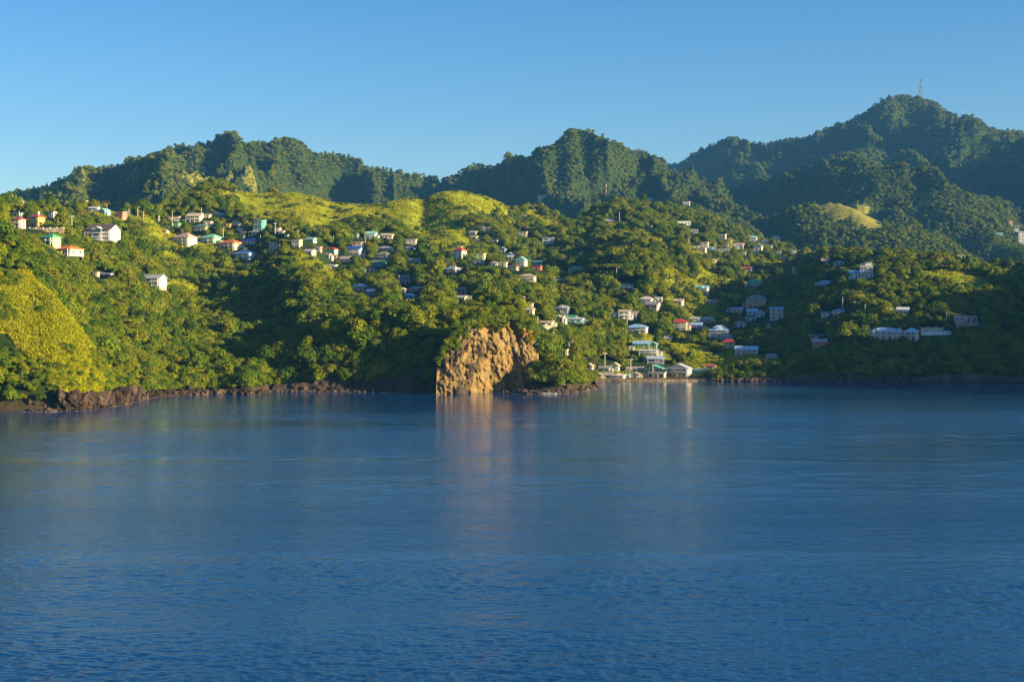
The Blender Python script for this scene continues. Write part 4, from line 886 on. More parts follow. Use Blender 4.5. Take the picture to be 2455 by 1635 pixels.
HL = """
26 519 56 547|hip r C 2 -20 b|cream two storey house with dark red hip roof at the far left edge|the cream house at the left edge
61 511 101 545|hip r Y 2 -25 t|amber yellow two storey house with maroon hip roof on the upper left slope|the amber yellow house
114 507 132 526|flat k c 2 -20 |small beige flat roofed house behind the amber yellow house
192 480 213 498|gablef c C 2 -25 |pale cream gabled house alone on the skyline of the upper left knoll|the cream gabled house on the knoll
210 495 236 508|gable s s 1 -10 |grey roofed low house just right of the knoll top
234 499 260 516|gablef t t 1 -35 |bright turquoise gabled house right of the knoll top|the turquoise gabled house
273 507 301 525|shed s o 1 -25 p|red and white house with pale lean-to roof under the lamp posts
200 536 276 578|gable D W 3 -14 bM|large white three storey mansion with arched windows and central gable|the large white mansion|villa
95 559 139 588|hip G g 2 -30 b|pale green two storey house with bright green hip roof|the green roofed house
116 587 189 613|hip O C 1 -30 sb|cream villa with wide orange hip roof raised on tall white posts|the orange roofed villa|villa
220 653 236 662|flat c C 1 -15 |tiny cream flat roofed block buried in trees below the mansion
232 655 269 666|gable k X 1 -20 |long low grey roofed house half hidden in trees below the mansion
336 657 392 686|gable S W 2 -18 b|white two storey house with grey gable roof alone in the dark valley|the lone white valley house
387 550 403 560|gablef c C 1 -20 |tiny cream gable peeping above the lit terrace on the left
20 509 58 519|shed t g 1 -20 |long low building with pale green roof at the top left edge
402 519 433 532|flat c C 1 -12 |long flat roofed cream bungalow on the upper left road|the flat cream bungalow
445 510 485 534|gable c C 2 -12 b|cream two storey house with pale roof at the top of the left village|the upper cream two storey house
486 513 504 523|shed c c 1 -10 |small beige hut right of the upper cream two storey house
509 510 540 519|gable s T 1 -15 |low turquoise house with pale roof on the top road
407 534 431 544|flat G G 1 -12 |small dark green shack beneath the flat cream bungalow
461 536 501 556|hip E y 1 -18 |yellow house with dark green roof behind flowering bushes|the yellow house with green roof
487 530 509 541|flat c C 1 -12 |small cream flat roofed house right above the dark green roofed yellow one
412 557 466 592|hip P W 3 -26 bs|white three storey house with dusty pink roof|the pink roofed white house
471 560 531 587|hip m m 2 -28 bs|mint green two storey house with mint hip roof and long balconies|the mint green house
514 573 580 599|hip O C 2 -28 bs|cream two storey house with orange hip roof next to the mint green house|the orange roofed cream house
570 570 624 589|hip N W 1 -28 |white bungalow with dark blue hip roof|the blue roofed bungalow
555 598 613 626|hip B b 2 -28 bs|pale blue two storey house with blue metal hip roof, lowest of its cluster|the pale blue two storey house
556 529 577 543|flat T C 2 -20 |narrow teal and cream house under the power cable
541 536 554 546|flat Y Y 1 -10 |tiny amber block left of the teal and cream house
565 542 585 558|gablef D C 2 -30 |cream gabled house with dark roof edge in the middle of the left village
610 526 635 553|shed S T 2 -20 b|dark teal two storey house in the shade under the grass ridge|the dark teal house
593 551 632 565|hip C C 1 -20 a|cream arcaded bungalow with cream roof
657 546 673 558|flat c C 1 -15 |small cream cube house right of the tall wooden pole
698 574 723 594|flat c C 2 -18 |cream two storey cube house above the pinkish roofs
731 569 758 582|gable t t 1 -25 |turquoise bungalow with pale roof at the right of the left village|the turquoise bungalow
645 580 668 604|flat X X 2 -15 |unfinished bare concrete house left of the cream cube
726 597 756 612|gable p C 1 -30 |long pinkish tin roof sloping down below the cream cube house
756 591 771 603|flat P P 1 -15 |small salmon pink block left of the red and teal roof
772 592 812 607|hip R t 1 -25 |white and teal bungalow with small red hip roof
771 607 795 617|gable k X 1 -25 |grey tin roofed hut below the red and teal roof
776 634 807 644|shed s C 1 -10 |low pale roofed shed in the trees below the grey tin hut
849 560 859 570|gablef s B 1 -15 |tiny pale blue hut at the foot of the wooded ridge
875 554 903 573|gable t t 2 -10 b|aqua two storey house alone below the grass ridge|the aqua two storey house
913 559 944 573|gable c C 1 -10 |long cream bungalow right of the aqua house
971 573 1001 588|flat c C 2 -12 |white flat roofed two storey box below the yellow ridge
846 580 872 598|flat c Y 2 -15 b|amber two storey house behind the sky blue house|the amber house behind
833 589 867 612|gable N B 3 -12 b|sky blue three storey house with navy roof|the sky blue three storey house
865 601 876 609|flat W W 1 -10 |small white annex beside the sky blue three storey house
906 590 944 603|hip S W 1 -10 b|white verandah bungalow with slate grey roof|the slate roofed bungalow
972 591 994 600|flat s B 1 -10 |small light blue bungalow under the white box
898 602 937 624|hip F C 2 -20 b|cream two storey house with olive green hip roof|the olive roofed house
885 623 927 641|gable F T 2 -25 |teal two storey house with olive roof stepping down below the first olive roof|the teal house with olive roof
877 640 902 653|gablef R C 1 -20 |small cream house with bright red roof below the teal house
979 620 1010 629|flat W W 1 -8 |long low white terrace block among dark trees
813 614 843 632|gable c C 1 -25 |cream house with arched wall at the left foot of the central village
1149 543 1165 553|gablef c C 1 -20 |tiny cream gable, left one of the pair high under the ridge
1163 544 1177 556|flat c X 2 -20 |tiny beige two storey block, right one of the pair high under the ridge
1125 553 1145 565|gable c C 1 -25 |small cream cottage left of the pair high under the ridge
1176 575 1194 584|flat k X 1 -15 |small grey beige house right of the coconut grove
1087 592 1117 621|hip R C 3 -30 |tall cream house with red hip roof in the centre|the tall red roofed cream house
1097 590 1109 597|flat c C 1 -10 |cream rooftop room poking above the tall red roof
1136 607 1165 623|flat c L 2 -15 |lime green two storey house|the lime green house
1132 623 1166 634|flat X X 1 -15 |bare concrete lower block under the lime green house
1177 627 1195 637|hip c y 1 -15 |small yellow house right of the bare concrete block
1197 628 1217 640|flat c C 1 -15 |cream flat roofed cottage right of the small yellow house
1064 637 1105 659|hip S X 2 -35 b|grey brown two storey house with grey hip roof half in shade|the grey brown two storey house
1195 592 1214 607|gablef b S 1 -15 |blue grey gabled cottage at the edge of the dark wood
953 659 984 672|flat S k 1 -10 |dark grey flat roofed house in the central trees
960 671 985 680|flat c C 1 -10 |cream lower house under the dark grey flat roof
844 680 883 699|hip s c 1 -30 |beige house with light blue grey hip roof|the beige hip roofed house
877 693 904 710|gable s P 1 -35 s|small pink house on posts with grey roof|the small pink stilt house
959 690 971 705|gablef c C 1 -35 |narrow cream gable end at the pole in the lower trees
984 688 1013 699|shed S k 1 -15 |dark carport like house with grey sloping roof
966 703 997 719|hip s W 1 -20 |pale blue grey hip roof with hardly any wall showing
1093 690 1123 706|flat s c 1 -15 b|beige house with flat grey roof above the small cream cottage
1095 708 1120 723|gable c C 1 -25 |small cream cottage with beige roof by the coconut palms|the small cream cottage
1121 709 1135 719|flat B b 1 -10 |small blue hut right of the small cream cottage
1240 555 1267 568|flat c C 2 -15 s|small house with one red roof corner on stilts by the dry palm
1301 569 1332 587|flat S b 2 -10 b|blue grey two storey house in deep shade under the ridge|the shaded blue grey house
1214 605 1234 622|gablef s W 2 -20 |white gabled house left of the tall narrow house
1238 615 1264 643|gablef t W 3 -18 b|tall narrow white gabled house with three floors|the tall narrow white house
1271 624 1302 638|gable E T 2 -12 |teal upper house above the dark red one
1273 636 1300 650|flat K R 1 -15 |dark red lower house under the teal one in shade
1370 638 1403 649|shed t g 1 -5 s|long pale green hut standing alone on dark lawn|the pale green hut
1246 656 1286 674|hip V C 2 -10 b|cream two storey verandah house with brown eaves|the brown eaved verandah house
1331 669 1352 678|shed s k 1 -5 |small white roofed carport on the lit lawn
1219 634 1244 648|hip D C 1 -20 |cream bungalow with dark brown roof beside the tall narrow house
1454 526 1473 535|gable s B 1 -15 |tiny pale blue house on top of a green knoll
1527 474 1578 485|flat E W 1 -8 a|long white arcaded villa on the ridge line|the white ridge villa|villa
1289 467 1325 478|shed V k 1 -5 |low brown roof on the crest right of the saddle
1253 515 1261 523|flat s c 1 -10 |tiny hut in the trees under the brown crest roof
1553 541 1565 549|flat c c 1 -20 |tiny beige hut at the end of the lit knoll
1486 680 1521 693|shed E W 2 -8 |white house with dark green roof edge among golden palms|the white house among golden palms
1249 712 1259 722|gablef c c 1 -20 |tiny brown gable above the flat cream house
1260 727 1279 738|flat k C 1 -20 |small cream cube house with dark flat roof
1256 739 1282 751|gable c C 1 -20 |cream cottage directly below the cube house
1330 731 1369 753|hip S S 1 -15 db|grey verandah house with slate hip roof|the grey verandah house
1331 755 1356 773|gable c C 1 -25 d|beige house with front gable below the grey verandah house
1353 757 1385 767|gable G c 1 -15 |long house with bright green tin roof
1352 765 1402 774|shed s t 1 -10 |long low teal wall under a pinkish roof
1296 769 1329 786|flat c C 1 -10 b|cream house behind a balustrade on the cliff brow|the cream balustrade house
1535 710 1568 731|hip p W 2 -18 b|white two storey house with dusty red hip roof|the dusty red roofed house
1547 723 1586 744|gable k C 1 -25 bs|beige raised house with brown grey roof below the dusty red roof|the beige raised house
1484 743 1513 766|shed c W 2 -8 b|white two storey house with big tilted tan roof|the tilted tan roof house
1512 746 1530 764|gable k C 2 -15 b|cream two storey wing right of the tilted tan roof
1466 749 1486 761|flat s b 1 -5 |pale blue flat annex left of the tilted tan roof
1503 777 1558 799|hip B W 2 -15 b|white two storey house with pale blue roof above the dark gully|the pale blue roofed white house
1520 817 1562 836|gable B G 1 -10 s|bright green house with light blue tin roof|the bright green house
1561 820 1577 836|gablef B G 1 -20 |narrow bright green gabled wing right of the bright green house
1508 830 1522 841|flat s c 1 -5 |small beige lean-to at the left of the bright green house
1533 838 1581 853|flat s W 2 -8 b|white two storey house with roof terrace under the green house
1553 855 1596 872|shed b U 1 -8 bs|violet house with pale blue tin roof|the violet house
1345 837 1363 851|flat L y 1 -20 |cream block with lime yellow parapet on the wooded point
1404 871 1424 889|gablef c C 2 -25 |cream gabled house behind the seaside palm
1437 877 1467 893|gable k b 1 -20 |dark roofed pale house behind the weathered gable house
1465 869 1487 893|gablef c C 2 -20 |weathered cream house with steep gable and two dark windows|the weathered steep gable house
1424 894 1447 910|gablef C C 1 -15 |little cream seafront house with curved gable|the little cream seafront house
1447 893 1470 909|gable k X 1 -10 |low dark roofed seafront hut right of the little cream house
1468 895 1501 909|hip C C 1 -15 db|long cream seafront cottage with small round gable
1512 893 1537 906|gablef c C 1 -15 |cream seafront cottage with rounded roof
1501 880 1545 893|flat p p 1 -10 |pinkish flat roofed house in the second row of the seafront
1501 898 1512 906|flat t t 1 -5 |tiny turquoise seafront shed
1545 875 1594 897|gablef T y 1 -22 |yellow gabled seafront house with sea green roof|the yellow seafront gable house
1554 893 1600 907|flat X c 1 -15 a|old stone seafront house with arched front
1600 872 1663 904|gablef S p 2 -22 b|large pinkish cream two storey seafront house with broad gable and balcony|the large seafront gable house
1662 885 1700 899|shed E T 1 -12 |low sea green house right of the large seafront gable house
1694 872 1718 894|hip r k 2 -15 |dim house with rust red hip roof at the shaded end of the seafront
1670 684 1702 707|gable t W 3 -20 bd|white three storey house with green roof edge by the palms|the white three storey house by the palms
1692 719 1727 730|flat S k 1 -10 |grey flat roofed house in the shade with one pale wall
1792 706 1843 737|hip E o 3 -15 b|large salmon red three storey house with green hip roof|the large salmon house
1744 737 1786 752|gable S W 1 -18 sb|white raised house with wide grey roof left of the salmon house|the grey roofed raised house
1792 740 1820 758|gable b S 2 -20 |grey house with pale sloping roof under the salmon house
1812 744 1839 762|gablef b b 1 -25 |blue grey gabled house with long sloping roof
1848 737 1882 768|shed B W 3 -15 b|white three storey house with stacked balconies and zigzag roof|the stacked balcony house
1616 764 1651 792|hip R C 3 -12 b|cream three storey house with crimson hip roof|the crimson roofed house
1652 773 1686 788|gable B U 2 -10 |mauve house with pale blue roof right of the crimson roof|the mauve house
1657 761 1679 773|shed s S 1 -8 |pale grey shed behind the mauve house
1681 760 1719 776|hip S S 2 -12 |dull grey two storey house uphill right of the mauve house
1703 780 1753 815|hip b b 3 -14 bd|powder blue three storey house with blue grey roof|the powder blue house
1759 768 1794 786|gablef R W 1 -30 |white house mostly covered by a big crimson roof
1787 760 1814 770|gable k W 1 -10 |small grey and white house above the big crimson roof
1732 813 1766 837|hip R y 2 -22 |pale yellow house with crimson roof and outside stairs|the pale yellow house with stairs
1765 830 1823 853|gable b W 2 -12 db|white house with broad blue grey roof and centre gable|the broad blue grey roofed house
1838 848 1862 864|flat k p 2 -12 b|small pinkish white two storey house in deep shade
1941 804 1978 812|gable E c 1 -8 |long dark green roof behind the orange walled house
1950 812 1990 832|gable P O 2 -25 |orange walled house with pink roof in dark trees|the orange walled house
1970 747 2000 760|shed E W 1 -8 |white low house with green roof in dark trees on the right slope
1998 741 2030 753|hip B W 1 -12 |white cottage with blue hip roof on the right slope
1837 775 1849 792|gablef c y 2 -20 |narrow yellowish house wall in dark trees below the stacked balconies
1615 716 1641 732|gable c C 1 -20 b|beige porch house left of the two tall palms
1625 530 1658 541|flat s W 1 -5 s|long white bungalow on the upper central hill|the long white hill bungalow
1653 549 1675 560|flat D k 1 -10 |dark brown hut below the long white hill bungalow
1667 594 1697 607|flat s P 1 -20 |brick pink long house on the sunny upper slope|the brick pink house
1679 580 1701 597|flat c C 2 -15 |beige two storey house above the brick pink house
1657 589 1679 596|flat c C 1 -10 |cream low house left of the beige two storey one
1719 596 1751 606|shed s C 1 -10 |long white roofed house right of the brick pink house
1700 592 1712 600|flat s B 1 -10 |tiny bright blue hut near the brick pink house
1764 589 1772 598|flat s B 1 -10 |tiny sky blue hut in the upper right hamlet
1807 583 1831 600|gablef c C 2 -20 |cream two storey gabled house in the upper right hamlet|the cream gabled hamlet house
1804 597 1822 609|flat c C 2 -15 |cream annex below the cream gabled hamlet house
1797 565 1817 580|gable t W 2 -15 |white and pale blue two storey house at the top of the hamlet
1825 574 1844 585|gablef c W 1 -15 |small white gable right of the hamlet top
1852 565 1875 579|hip p P 2 -15 |pink two storey house at the right end of the hamlet
1725 561 1743 573|flat c C 1 -20 |small amber cream house at the left top of the hamlet
1765 582 1786 596|gable P p 1 -20 |pinkish roofed house in the middle of the hamlet
1750 585 1764 594|flat c c 1 -15 |tiny tan house left of the pinkish roof
1899 641 1911 659|flat c C 3 -15 |narrow cream three storey house on the shadow line
1781 638 1807 654|gable r k 1 -20 |house with dark plum roof in half shade
1793 668 1827 692|hip G S 2 -20 b|shaded grey house with leaf green hip roof|the leaf green roofed house
1964 672 2000 685|hip b b 2 -8 |pale blue cottage deep in the dark wood|the pale blue wood cottage
1899 600 1911 608|flat s s 1 -10 |tiny grey white house on the far shoulder
1916 601 1927 610|flat c P 1 -10 |tiny pink house on the far shoulder
1971 620 1992 633|gable P P 2 -15 |rose red two storey house on the far shoulder
2000 625 2030 637|hip S c 1 -20 |beige house with light grey hip roof on the crest left of the dark knoll
1874 615 1886 624|gable k C 1 -15 |tiny cream house left of the rose red one
1977 609 1997 617|gable t C 1 -10 |low house with pale green roof above the rose red one
1637 483 1656 494|flat c C 1 -15 |cream hut high on the central crest
2064 637 2098 668|flat s W 2 -14 bse|big white house with roof terrace and tall windows on the dark hill|the big white terrace house
2037 648 2066 670|gable B W 2 -22 |white gabled wing with blue grey roof left of the big white terrace house
2085 600 2120 611|gable r s 1 -8 |house with crimson roof edge on the far valley rim
2284 611 2330 623|flat V C 1 -5 b|long cream pillared house on the grassy crest at right|the pillared crest house
2418 530 2429 541|flat P P 3 -10 |tall rose pink house in the far right hamlet
2427 539 2450 548|flat c C 1 -20 |row of cream roofs in the far right hamlet
2432 548 2444 557|flat W W 2 -10 |white block below the cream roofs in the far right hamlet
2443 555 2456 585|flat s W 4 -10 |white four storey house cut by the right edge
2390 558 2406 565|gable t B 1 -10 |tiny blue house left of the far right hamlet
2435 496 2450 503|flat s S 1 -10 |faint grey house far up at the right edge
2085 785 2178 815|hip b W 2 -8 bG|very long white two storey guest house with blue grey roofs and balconies|the long white guest house|villa
2174 786 2208 817|hip b C 2 -30 b|cream end wing of the long white guest house|
2289 757 2347 772|flat S k 1 -5 |grey long house with two red doors on a white stone base|the grey house with red doors
1613 553 1624 559|flat s W 1 -10 |tiny white roofed hut left of the dark brown hut on the hill
1128 566 1146 573|gable c C 1 -20 |small cream hut just under the small cream cottage left of the pair
1138 574 1150 580|flat s W 1 -10 |tiny white box on the slope above the red roofed centre
575 556 587 571|flat c C 2 -20 |narrow cream house under the dark edged gabled house
667 553 682 561|gable c C 1 -15 |small cream cottage just right of the cube house at the wooden pole
681 562 692 570|flat c c 1 -15 |tiny tan hut down the slope from the wooden pole
793 613 808 621|flat k r 1 -10 |dark red hut below the grey tin roofed hut
862 609 878 618|flat X c 1 -20 |brown block below the sky blue three storey house
1217 612 1233 624|gable s c 1 -15 |small pale hut behind the white gabled house
1745 574 1756 582|flat s C 1 -15 |tiny cream hut right of the amber cream hamlet house
1738 586 1748 594|flat P P 1 -15 |tiny rose hut in the middle of the hamlet
1776 604 1790 612|flat c y 1 -15 |tiny yellowish hut below the sky blue hut
1843 588 1853 596|flat c W 1 -15 |tiny white hut under the small white gable of the hamlet
1862 602 1874 612|flat Y y 1 -15 |tiny yellow house below the pink hamlet house
1707 622 1719 630|gable c C 1 -15 |tiny cream hut alone below the long white roofed house
1570 712 1590 722|flat s W 1 -8 |small white garage right of the dusty red roofed house
1455 880 1466 891|gablef s W 1 -15 |tiny white gable between palm and weathered gable house
1594 806 1612 818|gable S k 1 -15 |dim grey hut above the large seafront gable house
2153 736 2183 753|gable s b 2 -15 |blue grey shed like house above the long guest house
"""
for ln in HL.strip().splitlines():
    p = ln.split('|'); a = [float(v) for v in p[0].split()]; c = p[1].split(' ')
    house(*a, c[0], c[1], c[2], int(c[3]), float(c[4]), c[5] if len(c) > 5 else '', p[2], (p[3] if len(p) > 3 and p[3] else None), p[4] if len(p) > 4 else 'house')

# walls in the grounds ------------------------------------------------
def ground_wall(x0, x1, y0, y1, mat, th, label, name='garden_wall', cop=None):
    _, Ya, za = hit(x0, y1, 560); _, Yb, zb = hit(x1, y1, 560); Ym = (Ya+Yb)/2; z = wz(y1, Ym); h = (y1-y0)*Ym/F
    mb = MB(); L = (x1-x0)/F*Ym; n = max(2, int(L/3))
    root = empty(name, (wx((x0+x1)/2, Ym), Ym, z), 0, label, 'wall')
    mb.box(-L/2, L/2, -th/2, th/2, -4, h); mb.build('wall_body', mat, root)
    c = MB(); c.box(-L/2-.08, L/2+.08, -th/2-.08, th/2+.08, h+.002, h+.16)
    for i in range(n+1): xx = -L/2+i*L/n; c.box(xx-.18, xx+.18, -th/2-.1, th/2+.1, h+.162, h+.55)
    c.build('coping', cop or M_FRAME, root)
    HOUSES.append((x0, y0, x1, y1, Ym)); return root
ground_wall(54, 153, 548, 556, M_STONE, .6, 'long brown stone retaining wall with pale coping below the amber yellow house', 'retaining_wall')
ground_wall(2206, 2262, 786, 793, paint('c', 'w'), .4, 'cream terrace wall with small pillars behind the guest house')
ground_wall(2208, 2284, 795, 804, paint('W', 'w'), .4, 'smooth white wall at the right of the guest house')
ground_wall(2290, 2345, 774, 784, M_STONE, 1.2, 'white and grey stone base under the house with red doors', 'retaining_wall')
ground_wall(1290, 1330, 781, 787, paint('C', 'w'), .3, 'cream balustrade on the cliff brow before the cream house')
# sea wall of the village: a real step along the beach
def sea_wall():
    P = [(1438, 583.5), (1500, 582.5), (1580, 582.5), (1640, 583), (1672, 584)]
    mb = MB()
    for (a, ya), (b, yb) in zip(P[:-1], P[1:]):
        v = []
        for (p, y) in ((a, ya), (b, yb)):
            x = wx(p, y); v += [(x, y-1.3, -1.5), (x, y-.9, .75), (x, y+3.0, 1.15), (x, y+3.0, -1.5)]
        mb.add(v, [(0, 4, 5, 1), (1, 5, 6, 2), (2, 6, 7, 3)])
        if a == 1438: mb.add(v[:4], [(0, 1, 2, 3)])
    o = mb.build('sea_wall', rock_mat('weathered_concrete', [(0.3, (0.07, 0.055, 0.04)), (0.5, (0.17, 0.135, 0.09)), (0.7, (0.26, 0.21, 0.14))], 0.3, 1.5)); tag(o, 'low weathered tan sea wall along the village seafront', 'wall')
sea_wall()
# ------------------------------------------------------------------ clear views to the houses, then plant
POLES = [  # px, top row, foot row, kind
 (56,482,513,'x'),(46,506,521,''),(181,491,512,''),(172,517,557,'x'),(19,539,561,''),(282,497,510,'l'),(309,500,521,''),(330,497,523,'l'),(344,507,526,''),(382,502,534,'l'),(413,509,543,''),(380,513,531,''),
 (483,498,522,''),(535,547,575,''),(660,534,561,'x'),(714,551,571,''),(799,567,590,''),(624,565,592,''),(876,570,600,'l'),(1026,585,609,''),(956,660,687,''),(1130,679,708,''),(876,646,666,''),
 (1329,468,482,''),(1351,472,494,'x'),(1421,513,530,''),(1485,508,540,''),(1386,636,666,'l'),(1478,642,676,'l'),(1615,657,684,''),(1289,758,781,''),(1320,797,813,'l'),(1364,818,846,'l'),(1450,844,891,'x'),(1512,860,893,'x'),(1503,758,780,''),(1419,754,766,''),
 (1565,872,903,''),(1651,570,607,''),(1714,583,603,''),(1867,578,593,''),(1787,648,667,'l'),(1741,670,694,'l'),(1956,625,638,''),(2195,608,632,''),(2370,609,629,''),(2104,738,771,'l'),(2135,739,778,'x'),(2269,746,783,''),(2406,753,763,''),(2020,712,748,''),(2049,722,750,''),(2074,729,760,''),(1691,873,885,'l'),
]
PALMS = [(189,501,540),(34,497,515),(257,478,521),(523,596,622),(551,590,615),(558,546,572),(587,580,602),(608,592,608),(152,585,606),(828,592,613),(871,625,662),(975,628,648),(1016,646,684),(992,660,682),(1210,568,597),(1281,521,545),(1208,610,628),(1421,505,529),(1401,482,496),
 (1367,694,735),(1395,711,742),(1357,682,707),(1461,696,730),(1494,690,731),(1478,692,724),(1285,697,719),(1294,715,746),(1424,866,911),(1412,888,912),(1206,710,732),(1163,700,728),(1071,700,724),(1641,698,748),(1639,680,700),(1773,860,899),(1804,858,899),(1818,860,897),(1841,872,903),(1839,818,842),(1994,590,612),(2290,790,817),(1924,764,786),(1625,655,690),(1010,694,712),(1384,668,690),(1245,640,655),(1700,845,870),(1346,690,712),(1436,700,722),(1535,475,490),(1590,474,490)]
def reject(b):
    global keep
    keep &= ~b
dia = 1.15*TR*F/tY
for (x0, y0, x1, y1, Yh) in HOUSES:
    h = y1-y0; yb = y1-0.04*h
    front = (tY < Yh+3) & (tY > Yh-260); inside = (np.abs(tY-Yh-3) < 7) & (np.abs(tp-(x0+x1)/2) < (x1-x0)/2+0.3*dia)
    over = front & (tp+dia*0.6 > x0-1) & (tp-dia*0.6 < x1+1) & (sy_t < yb)
    # a few trees may overlap the left or right third low down
    soft = (sy_t > y0+0.62*h) & (gr < 0.22) & (np.abs(tp-(x0+x1)/2) > (x1-x0)*0.30)
    reject((over & ~soft) | inside)
for (px, t, f, k) in POLES:
    reject((np.abs(tp-px) < dia*0.5) & (sy_t < f-0.35*(f-t)) & (sy_b > f-2) & (sy_b < f+40))
for (px, t, f) in PALMS:
    reject((np.abs(tp-px) < dia*0.5) & (sy_t < f-0.45*(f-t)) & (sy_b > f-1) & (sy_b < f+40))
# trunk clearance against the sky: the tree tops make the sky line
fx = np.nonzero(keep)[0]
tx_ = wx(tp, tY)
# three hundred that show largest become trees of their own
ang = TH/tY*(kind != 5)
runt = RUN[np.maximum(ii_-2, 0), jj]
invw = (tp > 5) & (tp < 2450) & (sy_t+0.4*(sy_b-sy_t) < runt)
cand = fx[(invw & (tY < 900))[fx]]
cand = cand[np.argsort(-ang[cand])]
# thin: two neighbours right in front of each other hide one another
chosen = []; cx_ = []; 
for c in cand:
    ok = True
    for d in chosen[-400:]:
        if abs(tp[c]-tp[d]) < 0.30*(dia[c]+dia[d])/2*1.0 and abs(sy_t[c]-sy_t[d]) < 0.28*(sy_b[d]-sy_t[d]): ok = False; break
    if ok: chosen.append(c)
    if len(chosen) >= 292: break
chosen = np.array(chosen)
mask = np.ones(len(tp), bool); mask[chosen] = False
rest = fx[mask[fx]]
KINDW = {0: 'broad domed tree', 1: 'wide bushy tree', 2: 'tall narrow tree', 3: 'flat topped spreading tree', 4: 'round bushy tree', 5: 'low bush', 6: 'tall bushy tree', 7: 'loose feathery tree'}
def zone(px, py, Y):
    if Y < 480 and px < 345: return ('on the grassy headland', 'the headland')
    if px < 655: return ('on the wooded shore slope right of the grassy headland', '')
    if px < 1045: return ('on the dark slope left of the ochre cliff', '') if Y < 540 else ('above the dark cove slope', '')
    if px < 1300: return ('on top of the ochre sea cliff', '')
    if px < 1440: return ('on the wooded point right of the ochre cliff', '')
    return ('on the shaded slope behind the bay', '') if px < 1950 else ('on the dark right hand slope', '')
info = []
lk = list(LAND.items()); lk = [(k, v) for k, v in lk if k.startswith('the ')]
lk += [('the ochre sea cliff', (1150, 850)), ('the tip of the grassy headland', (300, 925)), ('the dark cove cliff', (850, 920)), ('the tip of the wooded point', (1385, 915)),
       ('the rocks at the headland foot', (200, 945)), ('the left picture edge above the headland', (0, 560)), ('the shore where sun meets shade', (640, 930)), ('the right end of the bay', (2440, 890)), ('the lit tree by the right shore', (2330, 890)), ('the notch left of the ochre cliff', (1045, 860))]
taken = {}
for c in chosen:
    px, py = tp[c], (sy_t[c]+sy_b[c])/2
    ds = sorted((math.hypot(px-v[0], (py-v[1])*1.2), k, v) for k, v in lk)
    d, k, v = ds[0]; dx = px-v[0]; dy = py-v[1]
    di = ('left of' if dx < 0 else 'right of') if abs(dx) > 1.3*abs(dy) else (('above' if dy < 0 else 'below') if abs(dy) > 1.6*abs(dx) else (('up ' if dy < 0 else 'down ')+('left of' if dx < 0 else 'right of')))
    taken.setdefault((KINDW[kind[c]], di, k), []).append((d, c))
LBL = {}
for (kn, di, k), L in taken.items():
    L.sort()
    for i, (d, c) in enumerate(L):
        LBL[c] = '%s %s %s' % (kn, di, k) if len(L) == 1 else '%s %s %s, %s from it' % (kn, di, k, 'nearest' if i == 0 else ORD[i])
        if i == 0 and len(L) > 1: LBL[c] = '%s %s %s, nearest to it' % (kn, di, k)
for c in chosen:
    K = TK[kind[c]]; s = float(ts[c])
    root = empty('tree', (float(tx_[c]), float(tY[c]), float(tz[c])-0.2), random.Random(int(c)).uniform(0, 6.28), LBL[c], 'tree', 'broadleaf trees of the wooded slopes')
    root.scale = (s, s, s)
    t = bpy.data.objects.new('trunk', K['trunk']); COL.objects.link(t); t.parent = root
    t = bpy.data.objects.new('crown', K['crown']); COL.objects.link(t); t.parent = root
    if 'obj' not in K: K['obj'] = t
for K in TK:
    if 'obj' not in K:   # kinds without a counted tree near by: one bush of its own at the headland foot
        px = 250.0+7*TK.index(K); x, Y, z = hit(px, 925, 400)
        root = empty('shrub', (x, Y, z), 0, 'single %s bush above the headland rocks' % ('small round' if K['H'] < 5 else 'stunted ' + K['nm']), 'shrub'); s_ = min(1.0, 3.0/K['H']); root.scale = (s_,)*3
        t = bpy.data.objects.new('stem', K['trunk']); COL.objects.link(t); t.parent = root
        t = bpy.data.objects.new('foliage', K['crown']); COL.objects.link(t); t.parent = root; K['obj'] = t

